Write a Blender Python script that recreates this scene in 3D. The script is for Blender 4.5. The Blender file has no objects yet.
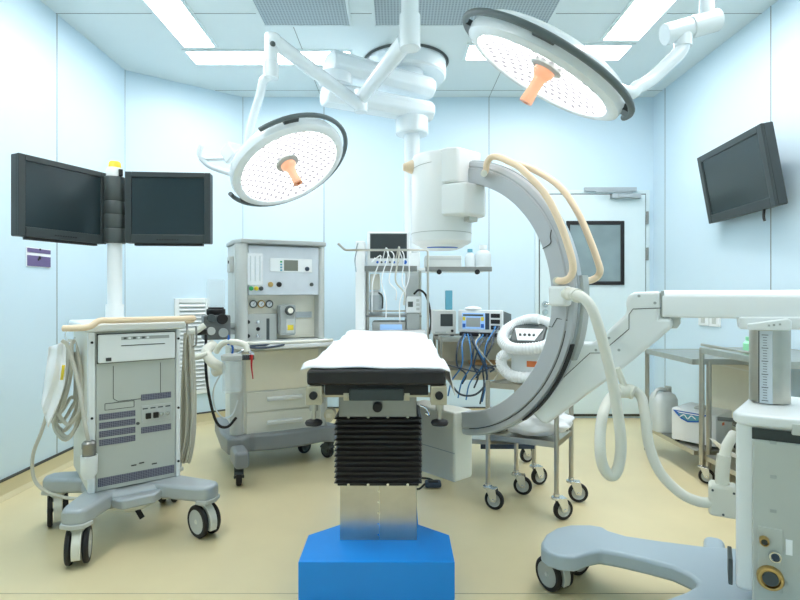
import bpy, bmesh, math, random
from mathutils import Vector as V, Matrix as MX, noise
random.seed(7)
PI = math.pi
R = math.radians
scn = bpy.context.scene
COL = scn.collection
# camera constants: 24 mm lens, eye height 1.17 m, looking along +Y
F, CX, CY, H = 533.333, 399.0, 295.0, 1.17
CAM = V((0, 0, H))
ZC = 3.05          # ceiling height
XL, XR, YB, YF = -2.29, 2.42, 5.07, -1.3


def W(px, py, Y):
    return V(((px - CX) * Y / F, Y, H - (py - CY) * Y / F))


def ray(px, py):
    return V(((px - CX) / F, 1, -(py - CY) / F))


def Wz(px, py, z):
    return W(px, py, (H - z) * F / (py - CY))


def Wp(px, py, P0, n):
    r = ray(px, py)
    return CAM + r * ((P0 - CAM).dot(n) / r.dot(n))


# ------------------------------------------------------------------ materials
def lin(c):
    return tuple(((v / 255) / 12.92 if v / 255 <= .04045 else ((v / 255 + .055) / 1.055) ** 2.4) for v in c)


def mat(name, rgb, rough=.5, metal=0, var=.04, scale=9, bump=0, trans=0, alpha=1, emit=None, es=0, spec=.5, coat=0):
    m = bpy.data.materials.new(name)
    m.use_nodes = True
    nt = m.node_tree
    b = nt.nodes['Principled BSDF']
    c = lin(rgb)
    tc = nt.nodes.new('ShaderNodeTexCoord')
    nz = nt.nodes.new('ShaderNodeTexNoise')
    nz.inputs['Scale'].default_value = scale
    nz.inputs['Detail'].default_value = 3
    nt.links.new(tc.outputs['Object'], nz.inputs['Vector'])
    rp = nt.nodes.new('ShaderNodeValToRGB')
    rp.color_ramp.elements[0].position = .3
    rp.color_ramp.elements[1].position = .7
    rp.color_ramp.elements[0].color = tuple(max(0, v * (1 - var)) for v in c) + (1,)
    rp.color_ramp.elements[1].color = tuple(min(1, v * (1 + var)) for v in c) + (1,)
    nt.links.new(nz.outputs['Fac'], rp.inputs['Fac'])
    nt.links.new(rp.outputs['Color'], b.inputs['Base Color'])
    b.inputs['Roughness'].default_value = rough
    b.inputs['Metallic'].default_value = metal
    b.inputs['Specular IOR Level'].default_value = spec
    b.inputs['Coat Weight'].default_value = coat
    if trans:
        b.inputs['Transmission Weight'].default_value = trans
        b.inputs['IOR'].default_value = 1.15
    if alpha < 1:
        b.inputs['Alpha'].default_value = alpha
    if emit:
        b.inputs['Emission Color'].default_value = lin(emit) + (1,)
        b.inputs['Emission Strength'].default_value = es
    if bump:
        bp = nt.nodes.new('ShaderNodeBump')
        bp.inputs['Strength'].default_value = bump
        bp.inputs['Distance'].default_value = .004
        nt.links.new(nz.outputs['Fac'], bp.inputs['Height'])
        nt.links.new(bp.outputs['Normal'], b.inputs['Normal'])
    return m


def pattern_mat(name, a, b_, kind, scale, rough=.5, metal=0, plane='XY'):
    """two-tone procedural pattern: 'dots' (voronoi cells) or 'bars' (wave bands)"""
    m = bpy.data.materials.new(name)
    m.use_nodes = True
    nt = m.node_tree
    b = nt.nodes['Principled BSDF']
    tc = nt.nodes.new('ShaderNodeTexCoord')
    rp = nt.nodes.new('ShaderNodeValToRGB')
    rp.color_ramp.interpolation = 'LINEAR'
    if kind == 'dots':
        t = nt.nodes.new('ShaderNodeTexVoronoi')
        t.voronoi_dimensions = '2D'
        t.inputs['Scale'].default_value = scale
        t.inputs['Randomness'].default_value = 0
        nt.links.new(t.outputs['Distance'], rp.inputs['Fac'])
        rp.color_ramp.elements[0].position = .32
        rp.color_ramp.elements[1].position = .40
    else:
        t = nt.nodes.new('ShaderNodeTexWave')
        t.bands_direction = kind
        t.inputs['Scale'].default_value = scale
        nt.links.new(t.outputs['Fac'], rp.inputs['Fac'])
        rp.color_ramp.elements[0].position = .4
        rp.color_ramp.elements[1].position = .6
    sp = nt.nodes.new('ShaderNodeSeparateXYZ')
    cb = nt.nodes.new('ShaderNodeCombineXYZ')
    nt.links.new(tc.outputs['Object'], sp.inputs[0])
    nt.links.new(sp.outputs[plane[0]], cb.inputs['X'])
    nt.links.new(sp.outputs[plane[1]], cb.inputs['Y'])
    nt.links.new(cb.outputs[0], t.inputs['Vector'])
    rp.color_ramp.elements[0].color = lin(a) + (1,)
    rp.color_ramp.elements[1].color = lin(b_) + (1,)
    nt.links.new(rp.outputs['Color'], b.inputs['Base Color'])
    b.inputs['Roughness'].default_value = rough
    b.inputs['Metallic'].default_value = metal
    return m


def lens_mat(name, strength):
    """LED lens: bright cells with small darker optics"""
    m = bpy.data.materials.new(name)
    m.use_nodes = True
    nt = m.node_tree
    nt.nodes.remove(nt.nodes['Principled BSDF'])
    em = nt.nodes.new('ShaderNodeEmission')
    tc = nt.nodes.new('ShaderNodeTexCoord')
    mp = nt.nodes.new('ShaderNodeMapping')
    mp.inputs['Scale'].default_value = (1, 1, 0)
    vo = nt.nodes.new('ShaderNodeTexVoronoi')
    vo.voronoi_dimensions = '2D'
    vo.inputs['Scale'].default_value = 29
    vo.inputs['Randomness'].default_value = .25
    rp = nt.nodes.new('ShaderNodeValToRGB')
    rp.color_ramp.elements[0].position = .26
    rp.color_ramp.elements[1].position = .40
    k = LED_DOT / strength
    rp.color_ramp.elements[0].color = (k * .93, k * .93, k, 1)
    rp.color_ramp.elements[1].color = (1, .98, .97, 1)
    nt.links.new(tc.outputs['Object'], mp.inputs['Vector'])
    nt.links.new(mp.outputs['Vector'], vo.inputs['Vector'])
    nt.links.new(vo.outputs['Distance'], rp.inputs['Fac'])
    nt.links.new(rp.outputs['Color'], em.inputs['Color'])
    em.inputs['Strength'].default_value = strength
    nt.links.new(em.outputs['Emission'], nt.nodes['Material Output'].inputs['Surface'])
    return m


def emis(name, rgb, s):
    m = bpy.data.materials.new(name)
    m.use_nodes = True
    nt = m.node_tree
    nt.nodes.remove(nt.nodes['Principled BSDF'])
    em = nt.nodes.new('ShaderNodeEmission')
    em.inputs['Color'].default_value = rgb + (1,)
    em.inputs['Strength'].default_value = s
    nt.links.new(em.outputs['Emission'], nt.nodes['Material Output'].inputs['Surface'])
    return m


M = dict(
    wall=mat('wall_enamel', (210, 231, 243), .35, var=.01, scale=1.5, spec=.4),
    ceil=mat('ceiling_panel', (222, 233, 235), .55, var=.01, scale=1.5),
    floor=mat('vinyl_floor', (222, 208, 166), .32, var=.045, scale=2.2, spec=.45),
    skirt=mat('vinyl_skirting', (208, 196, 156), .4, var=.03, scale=3),
    seam=mat('seam_sealant', (120, 128, 128), .7),
    floor_seam=mat('floor_weld', (168, 158, 128), .6),
    dark_seam=mat('dark_seal', (70, 72, 70), .7),
    door=mat('door_paint', (218, 234, 238), .4, var=.01),
    white=mat('white_enamel', (236, 240, 240), .3, var=.012, scale=4),
    lampw=mat('lamp_enamel', (232, 240, 244), .25, var=.01, scale=4, coat=.2),
    cream=mat('cream_plastic', (226, 226, 214), .4, var=.015, scale=5),
    cgrey=mat('light_grey_plastic', (196, 200, 196), .42, var=.02, scale=6),
    mgrey=mat('mid_grey_plastic', (168, 174, 172), .45, var=.02, scale=6),
    clampb=mat('clamp_enamel', (190, 182, 158), .4),
    panel=mat('grey_panel', (190, 195, 188), .5, var=.02, scale=6),
    dgrey=mat('dark_grey_plastic', (74, 82, 82), .45, var=.04),
    charcoal=mat('charcoal_plastic', (52, 60, 61), .4, var=.04),
    black=mat('black_rubber', (24, 24, 26), .6, var=.1),
    blackv=mat('black_vinyl', (34, 32, 33), .45, var=.12, scale=20),
    screen=mat('dark_screen', (38, 52, 56), .16, var=.03, scale=2, spec=.5),
    tvscreen=mat('tv_screen', (38, 50, 51), .25, var=.03, scale=2, spec=.5),
    steel=mat('brushed_steel', (196, 192, 182), .3, 1, var=.06, scale=14),
    chrome=mat('chrome', (215, 218, 220), .15, 1, var=.03),
    dsteel=mat('dull_steel', (150, 150, 146), .4, 1, var=.06),
    silver=mat('silver_paint', (178, 186, 190), .35, .25, var=.02, scale=5),
    bluebase=mat('base_blue', (0, 142, 236), .35, var=.03, scale=4),
    legblue=mat('pale_blue_grey_paint', (168, 184, 194), .35, var=.02, scale=4),
    carm=mat('carm_grey', (186, 190, 194), .38, .1, var=.02, scale=5),
    beigetube=mat('beige_handle', (240, 216, 184), .4, var=.02),
    peach=mat('peach_silicone', (238, 168, 132), .4, var=.03),
    bumper=mat('grey_bumper', (92, 104, 106), .5, var=.03),
    cloth=mat('white_drape', (244, 246, 248), .85, var=.015, scale=12, bump=.15),
    hose=mat('white_hose', (240, 243, 243), .5, var=.01),
    cable=mat('cream_cable', (222, 222, 212), .5, var=.02),
    basegrey=mat('base_grey', (140, 146, 150), .4, .1),
    absorb=mat('absorber_grey', (112, 116, 116), .4, .2),
    ruler=mat('ruler_plate', (206, 214, 220), .4),
    gcable=mat('grey_cable', (200, 198, 186), .5, var=.03),
    bluecable=mat('blue_cable', (58, 128, 190), .5),
    navy=mat('navy_cable', (50, 66, 84), .5),
    yellow=mat('yellow_plastic', (240, 214, 60), .4),
    red=mat('red_plastic', (196, 40, 44), .45),
    blue=mat('blue_plastic', (40, 104, 196), .4),
    lblue=mat('pale_blue_screen', (150, 190, 236), .3, emit=(150, 190, 236), es=.25),
    green=mat('green_plastic', (40, 160, 90), .4),
    lgreen=mat('pale_green_plastic', (160, 236, 190), .4),
    teal=mat('teal_box', (96, 164, 186), .45),
    purple=mat('purple_print', (108, 94, 140), .6),
    orange=mat('orange_label', (238, 130, 72), .5),
    cork=mat('tan_tray', (190, 150, 100), .6),
    beigep=mat('beige_panel', (240, 234, 212), .55, var=.02),
    recess=mat('cream_recess', (244, 241, 226), .5, var=.02),
    clear=mat('clear_acrylic', (230, 240, 244), .08, alpha=.22, var=.01),
    milky=mat('milky_plastic', (226, 234, 236), .4, alpha=.85, var=.02),
    glassd=mat('door_glass', (136, 154, 158), .12, var=.22, scale=2.2),
    brass=mat('brass', (204, 172, 110), .35, 1, var=.05),
    vent=pattern_mat('vent_mesh', (56, 56, 82), (128, 130, 142), 'dots', 130, .6, plane='XZ'),
    grille=pattern_mat('perforated_metal', (134, 149, 157), (178, 191, 197), 'dots', 48, .5),
    ldisp=mat('lcd_grey', (120, 124, 112), .3),
    whitelab=mat('white_label', (248, 250, 252), .5, var=.005),
    panel_em=emis('ceiling_light_diffuser', (1, 1, 1), 9.0),
)
LED_DOT = .32
M['lens'] = lens_mat('led_lens', 2.2)


# ------------------------------------------------------------------ geometry helpers
class MB:
    def __init__(s, root=None):
        s.bm = bmesh.new()
        s.root = root

    def _add(s, mk):
        return mk

    def box(s, c, size, rz=0, Rm=None):
        m = MX.Translation(V(c))
        if Rm is not None:
            m = m @ Rm.to_4x4()
        elif rz:
            m = m @ MX.Rotation(rz, 4, 'Z')
        m = m @ MX.Diagonal(V((size[0], size[1], size[2], 1)))
        bmesh.ops.create_cube(s.bm, size=1, matrix=m)
        return s

    def span(s, a, b):
        a, b = V(a), V(b)
        d = b - a
        return s.box((a + b) / 2, (abs(d.x), abs(d.y), abs(d.z)))

    def cyl(s, a, b, r, r2=None, n=24):
        a, b = V(a), V(b)
        d = b - a
        q = d.to_track_quat('Z', 'Y').to_matrix().to_4x4()
        m = MX.Translation((a + b) / 2) @ q
        bmesh.ops.create_cone(s.bm, cap_ends=True, segments=n, radius1=r, radius2=r if r2 is None else r2,
                              depth=d.length, matrix=m)
        return s

    def ball(s, c, r, n=16, sc=(1, 1, 1)):
        m = MX.Translation(V(c)) @ MX.Diagonal(V((r * sc[0], r * sc[1], r * sc[2], 1)))
        bmesh.ops.create_uvsphere(s.bm, u_segments=n, v_segments=max(6, n // 2), radius=1, matrix=m)
        return s

    def tube(s, pts, r, n=10, sub=6, closed=False):
        p = [V(q) for q in pts]
        if sub > 1 and len(p) > 2:
            o = []
            N = len(p)
            rng = range(N if closed else N - 1)
            for i in rng:
                if closed:
                    a, b, c, d = p[i - 1], p[i], p[(i + 1) % N], p[(i + 2) % N]
                else:
                    b, c = p[i], p[i + 1]
                    a = p[i - 1] if i else b * 2 - c
                    d = p[i + 2] if i + 2 < N else c * 2 - b
                for k in range(sub):
                    t = k / sub
                    o.append(.5 * ((2 * b) + (c - a) * t + (2 * a - 5 * b + 4 * c - d) * t * t + (3 * b - a - 3 * c + d) * t ** 3))
            if not closed:
                o.append(p[-1])
            p = o
        N = len(p)
        rings = []
        up = None
        for i in range(N):
            if closed:
                t = (p[(i + 1) % N] - p[i - 1])
            else:
                t = p[min(i + 1, N - 1)] - p[max(i - 1, 0)]
            if t.length < 1e-9:
                t = V((0, 0, 1))
            t.normalize()
            if up is None:
                up = V((0, 0, 1)) if abs(t.z) < .9 else V((1, 0, 0))
            u = up - t * up.dot(t)
            if u.length < 1e-6:
                u = t.orthogonal()
            u.normalize()
            w = t.cross(u)
            up = u
            rr = r(i / (N - 1)) if callable(r) else r
            rings.append([s.bm.verts.new(p[i] + u * (rr * math.cos(a)) + w * (rr * math.sin(a)))
                          for a in [2 * PI * k / n for k in range(n)]])
        for i in range(N if closed else N - 1):
            A, B = rings[i], rings[(i + 1) % N]
            for k in range(n):
                s.bm.faces.new((A[k], A[(k + 1) % n], B[(k + 1) % n], B[k]))
        if not closed:
            s.bm.faces.new(rings[0][::-1])
            s.bm.faces.new(rings[-1])
        return s

    def lathe(s, prof, o=(0, 0, 0), Rm=None, n=40):
        """prof: (radius, height) pairs around local Z"""
        o = V(o)
        rings = []
        for r, z in prof:
            if r < 1e-6:
                q = V((0, 0, z))
                rings.append([s.bm.verts.new(o + (Rm @ q if Rm is not None else q))])
            else:
                ring = []
                for k in range(n):
                    a = 2 * PI * k / n
                    q = V((r * math.cos(a), r * math.sin(a), z))
                    ring.append(s.bm.verts.new(o + (Rm @ q if Rm is not None else q)))
                rings.append(ring)
        for A, B in zip(rings, rings[1:]):
            for k in range(n):
                k2 = (k + 1) % n
                if len(A) == 1 and len(B) == 1:
                    continue
                if len(A) == 1:
                    s.bm.faces.new((A[0], B[k2], B[k]))
                elif len(B) == 1:
                    s.bm.faces.new((A[k], A[k2], B[0]))
                else:
                    s.bm.faces.new((A[k], A[k2], B[k2], B[k]))
        return s

    def prism(s, pts, off):
        off = V(off)
        a = [s.bm.verts.new(V(p)) for p in pts]
        b = [s.bm.verts.new(V(p) + off) for p in pts]
        n = len(a)
        s.bm.faces.new(a)
        s.bm.faces.new(b[::-1])
        for i in range(n):
            j = (i + 1) % n
            s.bm.faces.new((a[j], a[i], b[i], b[j]))
        return s

    def grid(s, f, nu, nv):
        g = [[s.bm.verts.new(f(i / nu, j / nv)) for j in range(nv + 1)] for i in range(nu + 1)]
        for i in range(nu):
            for j in range(nv):
                s.bm.faces.new((g[i][j], g[i + 1][j], g[i + 1][j + 1], g[i][j + 1]))
        return s

    def out(s, name, m, parent=None, bevel=0, ang=38, seg=2, solid=0, subd=0):
        bm = s.bm
        rt = s.root
        if rt is not None:
            bm.transform(rootmx(rt).inverted())
        bmesh.ops.recalc_face_normals(bm, faces=bm.faces)
        me = bpy.data.meshes.new(name)
        bm.to_mesh(me)
        bm.free()
        me.polygons.foreach_set('use_smooth', [True] * len(me.polygons))
        me.set_sharp_from_angle(angle=R(ang))
        o = bpy.data.objects.new(name, me)
        COL.objects.link(o)
        if m is not None:
            me.materials.append(M[m] if isinstance(m, str) else m)
        if parent is not None:
            o.parent = parent
        if solid:
            q = o.modifiers.new('solid', 'SOLIDIFY')
            q.thickness = solid
        if bevel:
            q = o.modifiers.new('bevel', 'BEVEL')
            q.width = bevel
            q.segments = seg
            q.limit_method = 'ANGLE'
            q.angle_limit = R(40)
            q.harden_normals = True
        if subd:
            q = o.modifiers.new('sub', 'SUBSURF')
            q.levels = q.render_levels = subd
        return o


def rootmx(o):
    return MX.LocRotScale(V(o.location), o.rotation_euler.to_quaternion(), V((1, 1, 1)))


def tag(o, label, cat, group=None):
    o['label'] = label
    o['category'] = cat
    if group:
        o['group'] = group
    return o


def thing(name, label, cat, loc=(0, 0, 0), rz=0, group=None):
    o = bpy.data.objects.new(name, None)
    o.empty_display_size = .1
    COL.objects.link(o)
    o.location = loc
    o.rotation_euler = (0, 0, rz)
    return tag(o, label, cat, group)


def struct(o):
    o['kind'] = 'structure'
    return o


def lab(o, t):
    o['label'] = t
    return o


def rot_to(n):
    """rotation taking local -Z to n, local X horizontal"""
    z = -V(n).normalized()
    x = V((0, 0, 1)).cross(z)
    if x.length < 1e-5:
        x = V((1, 0, 0))
    x.normalize()
    y = z.cross(x)
    return MX((x, y, z)).transposed()


# ------------------------------------------------------------------ the room
T = .1
CA, CB = V((XL, 4.457, 0)), V((-1.484, YB, 0))       # chamfered corner
m = MB()
m.prism([(XL - T, YF - T, 0), (XR + T, YF - T, 0), (XR + T, YB + T, 0), (XL - T, YB + T, 0)], (0, 0, -.1))
struct(m.out('floor', 'floor'))
m = MB()
m.prism([(XL - T, YF - T, ZC), (XR + T, YF - T, ZC), (XR + T, YB + T, ZC), (XL - T, YB + T, ZC)], (0, 0, .1))
struct(m.out('ceiling', 'ceil'))
struct(MB().span((XL - T, YF - T, 0), (XL, CA.y, ZC)).out('wall_left', 'wall'))
struct(MB().span((XR, YF - T, 0), (XR + T, YB + T, ZC)).out('wall_right', 'wall'))
struct(MB().span((CB.x, YB, 0), (XR, YB + T, ZC)).out('wall_back', 'wall'))
struct(MB().span((XL, YF - T, 0), (XR, YF, ZC)).out('wall_front', 'wall'))
cn = V((CB.y - CA.y, -(CB.x - CA.x), 0)).normalized()   # faces into the room (+x,-y)
m = MB()
m.prism([CA, CB, CB - cn * T, CA - cn * T], (0, 0, ZC))
struct(m.out('wall_angled', 'wall'))


def skirting(name, a, b, n):
    a, b, n = V(a), V(b), V(n)
    prof = [(.0, .095), (.012, .095), (.014, .05), (.022, .022), (.05, .003), (.05, 0), (0, 0)]
    mb = MB()
    mb.prism([a + n * x + V((0, 0, z)) for x, z in prof], b - a)
    struct(mb.out(name, 'skirt'))
    d = (b - a).normalized()
    mb = MB()
    mb.prism([a + n * x + V((0, 0, z)) for x, z in [(0, .095), (.014, .095), (.014, .107), (0, .107)]], b - a)
    struct(mb.out(name.replace('baseboard', 'trim') + '_seal', 'dark_seam'))


skirting('baseboard_left', (XL, YF, 0), CA, (1, 0, 0))
skirting('baseboard_angled', CA, CB, cn)
skirting('baseboard_back', CB, (1.29, YB, 0), (0, -1, 0))
skirting('baseboard_right', (XR, YF, 0), (XR, YB, 0), (-1, 0, 0))

# panel seams (narrow sealed joints)
k = 0


def seam(a, b, w=.006, mt='seam'):
    global k
    k += 1
    struct(MB().cyl(a, b, w / 2, n=6).out('trim_%d' % k, mt))


for x in ((324 - CX) * YB / F, (489 - CX) * YB / F):
    seam((x, YB, .11), (x, YB, ZC))
seam((XL, 3.57, .11), (XL, 3.57, ZC))
seam((XR, 3.47, .11), (XR, 3.47, ZC))
seam((XR, 4.85, .11), (XR, 4.85, ZC))
seam((XR, 1.9, .11), (XR, 1.9, ZC))
seam((CA.x, CA.y, .11), (CA.x, CA.y, ZC), .004)
seam((CB.x, CB.y, .11), (CB.x, CB.y, ZC), .004)
for y in (2.55, 3.56, 4.9):
    x0 = XL if y < 4.45 else CB.x - (YB - y) * 1.2
    seam((x0, y, ZC), (XR, y, ZC), .005)
for x in (-.74, .856):
    seam((x, 3.72, ZC), (x, YB, ZC), .005)


seam((XL + .06, 2.09, -.001), (XR - .06, 2.09, -.001), .005, 'floor_seam')


# ceiling lights
def ceiling_light(x0, x1, y0, y1, label):
    t = thing('ceiling_light', label, 'ceiling light', ((x0 + x1) / 2, (y0 + y1) / 2, ZC), 0, 'recessed ceiling lights')
    hx, hy = (x1 - x0) / 2, (y1 - y0) / 2
    MB().box((0, 0, -.004), (2 * hx, 2 * hy, .006)).out('diffuser', 'panel_em', t)
    f = MB()
    for s in (-1, 1):
        f.box((s * (hx + .011), 0, -.006), (.022, 2 * hy + .044, .012))
        f.box((0, s * (hy + .011), -.006), (2 * hx, .022, .012))
    f.out('frame', 'ceil', t)


ceiling_light(-1.617, -1.39, .4, 4.02, 'long white ceiling light along the left of the ceiling, running towards the camera')  # unseen near end lengthened to add light on camera-facing surfaces
ceiling_light(-1.64, -.38, 4.10, 4.325, 'white ceiling light running crosswise at the left, behind the small surgical lamp arm')
ceiling_light(1.498, 1.755, .4, 3.915, 'long white ceiling light along the right of the ceiling, running towards the camera')  # stretched overhead out of view too, as added fill for front faces
ceiling_light(.53, 1.745, 4.0, 4.24, 'white ceiling light running crosswise at the right, partly behind the large surgical lamp')


# perforated air diffusers
def diffuser(x0, x1, y0, y1, label):
    t = thing('air_diffuser', label, 'air vent', ((x0 + x1) / 2, (y0 + y1) / 2, ZC), 0, 'perforated ceiling air diffusers')
    hx, hy = (x1 - x0) / 2, (y1 - y0) / 2
    MB().box((0, 0, -.006), (2 * hx, 2 * hy, .008)).out('perforated_plate', 'grille', t)
    f = MB()
    for s in (-1, 1):
        f.box((s * hx, 0, -.008), (.02, 2 * hy + .02, .014))
        f.box((0, s * hy, -.008), (2 * hx, .02, .014))
    f.out('frame', 'ceil', t)


diffuser(-.937, -.333, 3.0, 3.70, 'perforated grey air diffuser in the ceiling, the narrow left one')
diffuser(-.17, 1.03, 3.0, 3.70, 'wide perforated grey air diffuser in the ceiling behind the large surgical lamp')

# ------------------------------------------------------------------ door
dx0, dx1, dzt = 1.325, 2.34, 2.13
t = thing('door_1', 'pale blue grey single door with dark framed window in the back wall', 'door', ((dx0 + dx1) / 2, YB, 0))
struct(t)
lx = lambda px: (px - CX) * (YB - .03) / F - t.location.x
lz = lambda py: H - (py - CY) * (YB - .03) / F
MB().span((dx0 + .01 - t.location.x, -.03, .045), (dx1 - .01 - t.location.x, -.004, dzt - .01)).out('door_leaf', 'door', t, .004)
f = MB()
for a, b in ((dx0 - .035, dx0), (dx1, dx1 + .035)):
    f.span((a - t.location.x, -.02, 0), (b - t.location.x, -.001, dzt + .035))
f.span((dx0 - t.location.x, -.02, dzt), (dx1 - t.location.x, -.001, dzt + .035))
f.out('door_frame', 'door', t, .004)
f = MB()
f.span((dx0 - t.location.x, -.012, dzt - .012), (dx1 - t.location.x, -.001, dzt + .002))
f.span((dx0 - .003 - t.location.x, -.012, .03), (dx0 + .009 - t.location.x, -.001, dzt))
f.span((dx1 - .009 - t.location.x, -.012, .03), (dx1 + .003 - t.location.x, -.001, dzt))
f.span((dx0 - t.location.x, -.014, .02), (dx1 - t.location.x, -.001, .05))
f.out('gap_seal', 'dark_seam', t)
wx0, wx1, wz0, wz1 = lx(566), lx(624), lz(285), lz(221)
f = MB()
b_ = .035
f.span((wx0, -.045, wz0), (wx0 + b_, -.03, wz1))
f.span((wx1 - b_, -.045, wz0), (wx1, -.03, wz1))
f.span((wx0 + b_, -.045, wz0), (wx1 - b_, -.03, wz0 + b_))
f.span((wx0 + b_, -.045, wz1 - b_), (wx1 - b_, -.03, wz1))
wf = f.out('window_frame', 'black', t, .004)
MB().span((wx0 + b_, -.036, wz0 + b_), (wx1 - b_, -.0305, wz1 - b_)).out('window_pane', 'glassd', wf)
# lever and lock
hx = lx(545)
f = MB()
f.cyl((hx, -.03, lz(304)), (hx, -.045, lz(304)), .028)
f.cyl((hx, -.045, lz(304)), (hx, -.075, lz(304)), .009, n=12)
f.tube([(hx, -.072, lz(304)), (hx + .05, -.075, lz(304)), (hx + .11, -.072, lz(304))], .009)
f.out('door_handle', 'chrome', t)
f = MB()
f.cyl((hx, -.03, lz(312)), (hx, -.043, lz(312)), .026)
f.cyl((hx, -.04, lz(312)), (hx, -.05, lz(312)), .010, n=12)
f.out('door_lock', 'chrome', t)
for py in (218, 254):
    MB().cyl((dx1 + .004 - t.location.x, -.035, lz(py) - .06), (dx1 + .004 - t.location.x, -.035, lz(py) + .06), .012, n=12).out('hinge', 'dsteel', t)
f = MB()
f.span((lx(610), -.085, lz(199)), (lx(639), -.03, lz(194.5)))
f.span((lx(616), -.1, lz(198.5)), (lx(630), -.085, lz(195)))
dc = f.out('door_closer', 'silver', t, .006)
f = MB()
f.span((lx(584), -.05, lz(191.5)), (lx(636), -.02, lz(187.5)))
f.box((lx(612), -.08, lz(193)), (.36, .02, .012), R(4))
f.out('closer_rail', 'silver', dc, .003)

# ------------------------------------------------------------------ wall fittings
# louvred vent on the angled wall
c0 = Wp(174, 345, CA, cn)
c1 = Wp(209, 345, CA, cn)
mid = (c0 + c1) / 2
ww = (c1 - c0).length
ang = math.atan2((CB - CA).y, (CB - CA).x)
z0, z1 = .28, 1.14
t = thing('wall_vent', 'white louvred return air grille on the angled wall behind the monitor cart', 'vent', (mid.x, mid.y, (z0 + z1) / 2), ang)
hh = (z1 - z0) / 2
f = MB()
for s in (-1, 1):
    f.box((s * (ww / 2 - .02), -.012, 0), (.04, .024, 2 * hh))
    f.box((0, -.012, s * (hh - .02)), (ww - .08, .024, .04))
f.out('frame', 'white', t, .003)
f = MB()
n_ = 22
for i in range(n_):
    z = -hh + .06 + (2 * hh - .12) * i / (n_ - 1)
    f.box((0, -.016, z), (ww - .08, .036, .004), Rm=MX.Rotation(R(48), 3, 'X'))
f.out('louvres', 'white', t)
MB().box((0, -.002, 0), (ww - .08, .003, 2 * hh - .08)).out('duct_opening', 'mgrey', t)

# purple notice on the left wall
pa, pb = Wp(26.3, 248, V((XL, 0, 0)), V((1, 0, 0))), Wp(49.5, 267, V((XL, 0, 0)), V((1, 0, 0)))
t = thing('wall_notice', 'small white and purple notice on the left wall under the left monitor', 'sign', (XL, (pa.y + pb.y) / 2, (pa.z + pb.z) / 2))
hw, hh = abs(pb.y - pa.y) / 2, abs(pa.z - pb.z) / 2 + .004
MB().box((.003, 0, 0), (.004, 2 * hw + .008, 2 * hh + .008)).out('backing_sheet', 'whitelab', t)
MB().box((.0065, 0, hh - .014), (.003, 2 * hw, .026)).out('purple_bar', 'purple', t)
MB().box((.0065, 0, -hh + .034), (.003, 2 * hw, .066)).out('purple_field', 'purple', t)
MB().cyl((.005, .005, hh - .004), (.012, .005, hh - .004), .006, n=12).out('pin', 'black', t)
f = MB()
f.ball((.01, .0, .0), .012, 10, (.3, 1, 1))
f.ball((.01, -.012, -.012), .008, 10, (.3, 1, 1))
f.out('emblem', 'black', t)

# socket plate on the right wall
t = thing('wall_socket', 'white double socket plate on the right wall above the steel tables', 'socket', (XR, 4.15, 1.03 - .06))
for i in range(2):
    y = -.075 + .15 * i
    p = MB().box((-.006, y, 0), (.012, .14, .085)).out('plate', 'white', t, .004)
    MB().box((-.014, y, .005), (.005, .05, .05)).out('rocker', 'cgrey', p, .002)

# tilted television on the right wall
pc = [V((2.255, 4.02, 0)), V((2.18, 3.2, 0))]
tz = 1.955
yw = math.atan2(pc[1].y - pc[0].y, pc[1].x - pc[0].x)     # local x runs from the far edge to the near edge
t = thing('wall_television', 'black flat television tilted down on the right wall', 'television', (2.262, 3.61, tz), yw)
tl = MX.Rotation(R(10), 3, 'X')
tw, th = .825, .505


def tv(m, c, s):
    m.box(tl @ V(c), s, Rm=tl)
    return m


tv(MB(), (0, .035, 0), (tw, .06, th)).out('housing', 'charcoal', t, .008)
tv(MB(), (0, .075, 0), (tw * .7, .04, th * .7)).out('back_cover', 'black', t, .01)
f = MB()
for s in (-1, 1):
    tv(f, (s * (tw / 2 - .025), -.002, 0), (.05, .016, th))
tv(f, (0, -.002, th / 2 - .022), (tw - .1, .016, .044))
tv(f, (0, -.002, -th / 2 + .03), (tw - .1, .016, .06))
f.out('bezel', 'charcoal', t, .004)
tv(MB(), (0, .004, .008), (tw - .1, .01, th - .1)).out('screen', 'tvscreen', t)
f = MB()
f.box((0, .12, 0), (.3, .03, .2))
f.cyl((0, .07, .02), (0, .13, .02), .03)
f.out('wall_bracket', 'black', t)
MB().tube([(.25, .06, -.23), (.26, .05, -.29), (.27, .05, -.32)], .008).out('power_lead', 'black', t)


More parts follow.
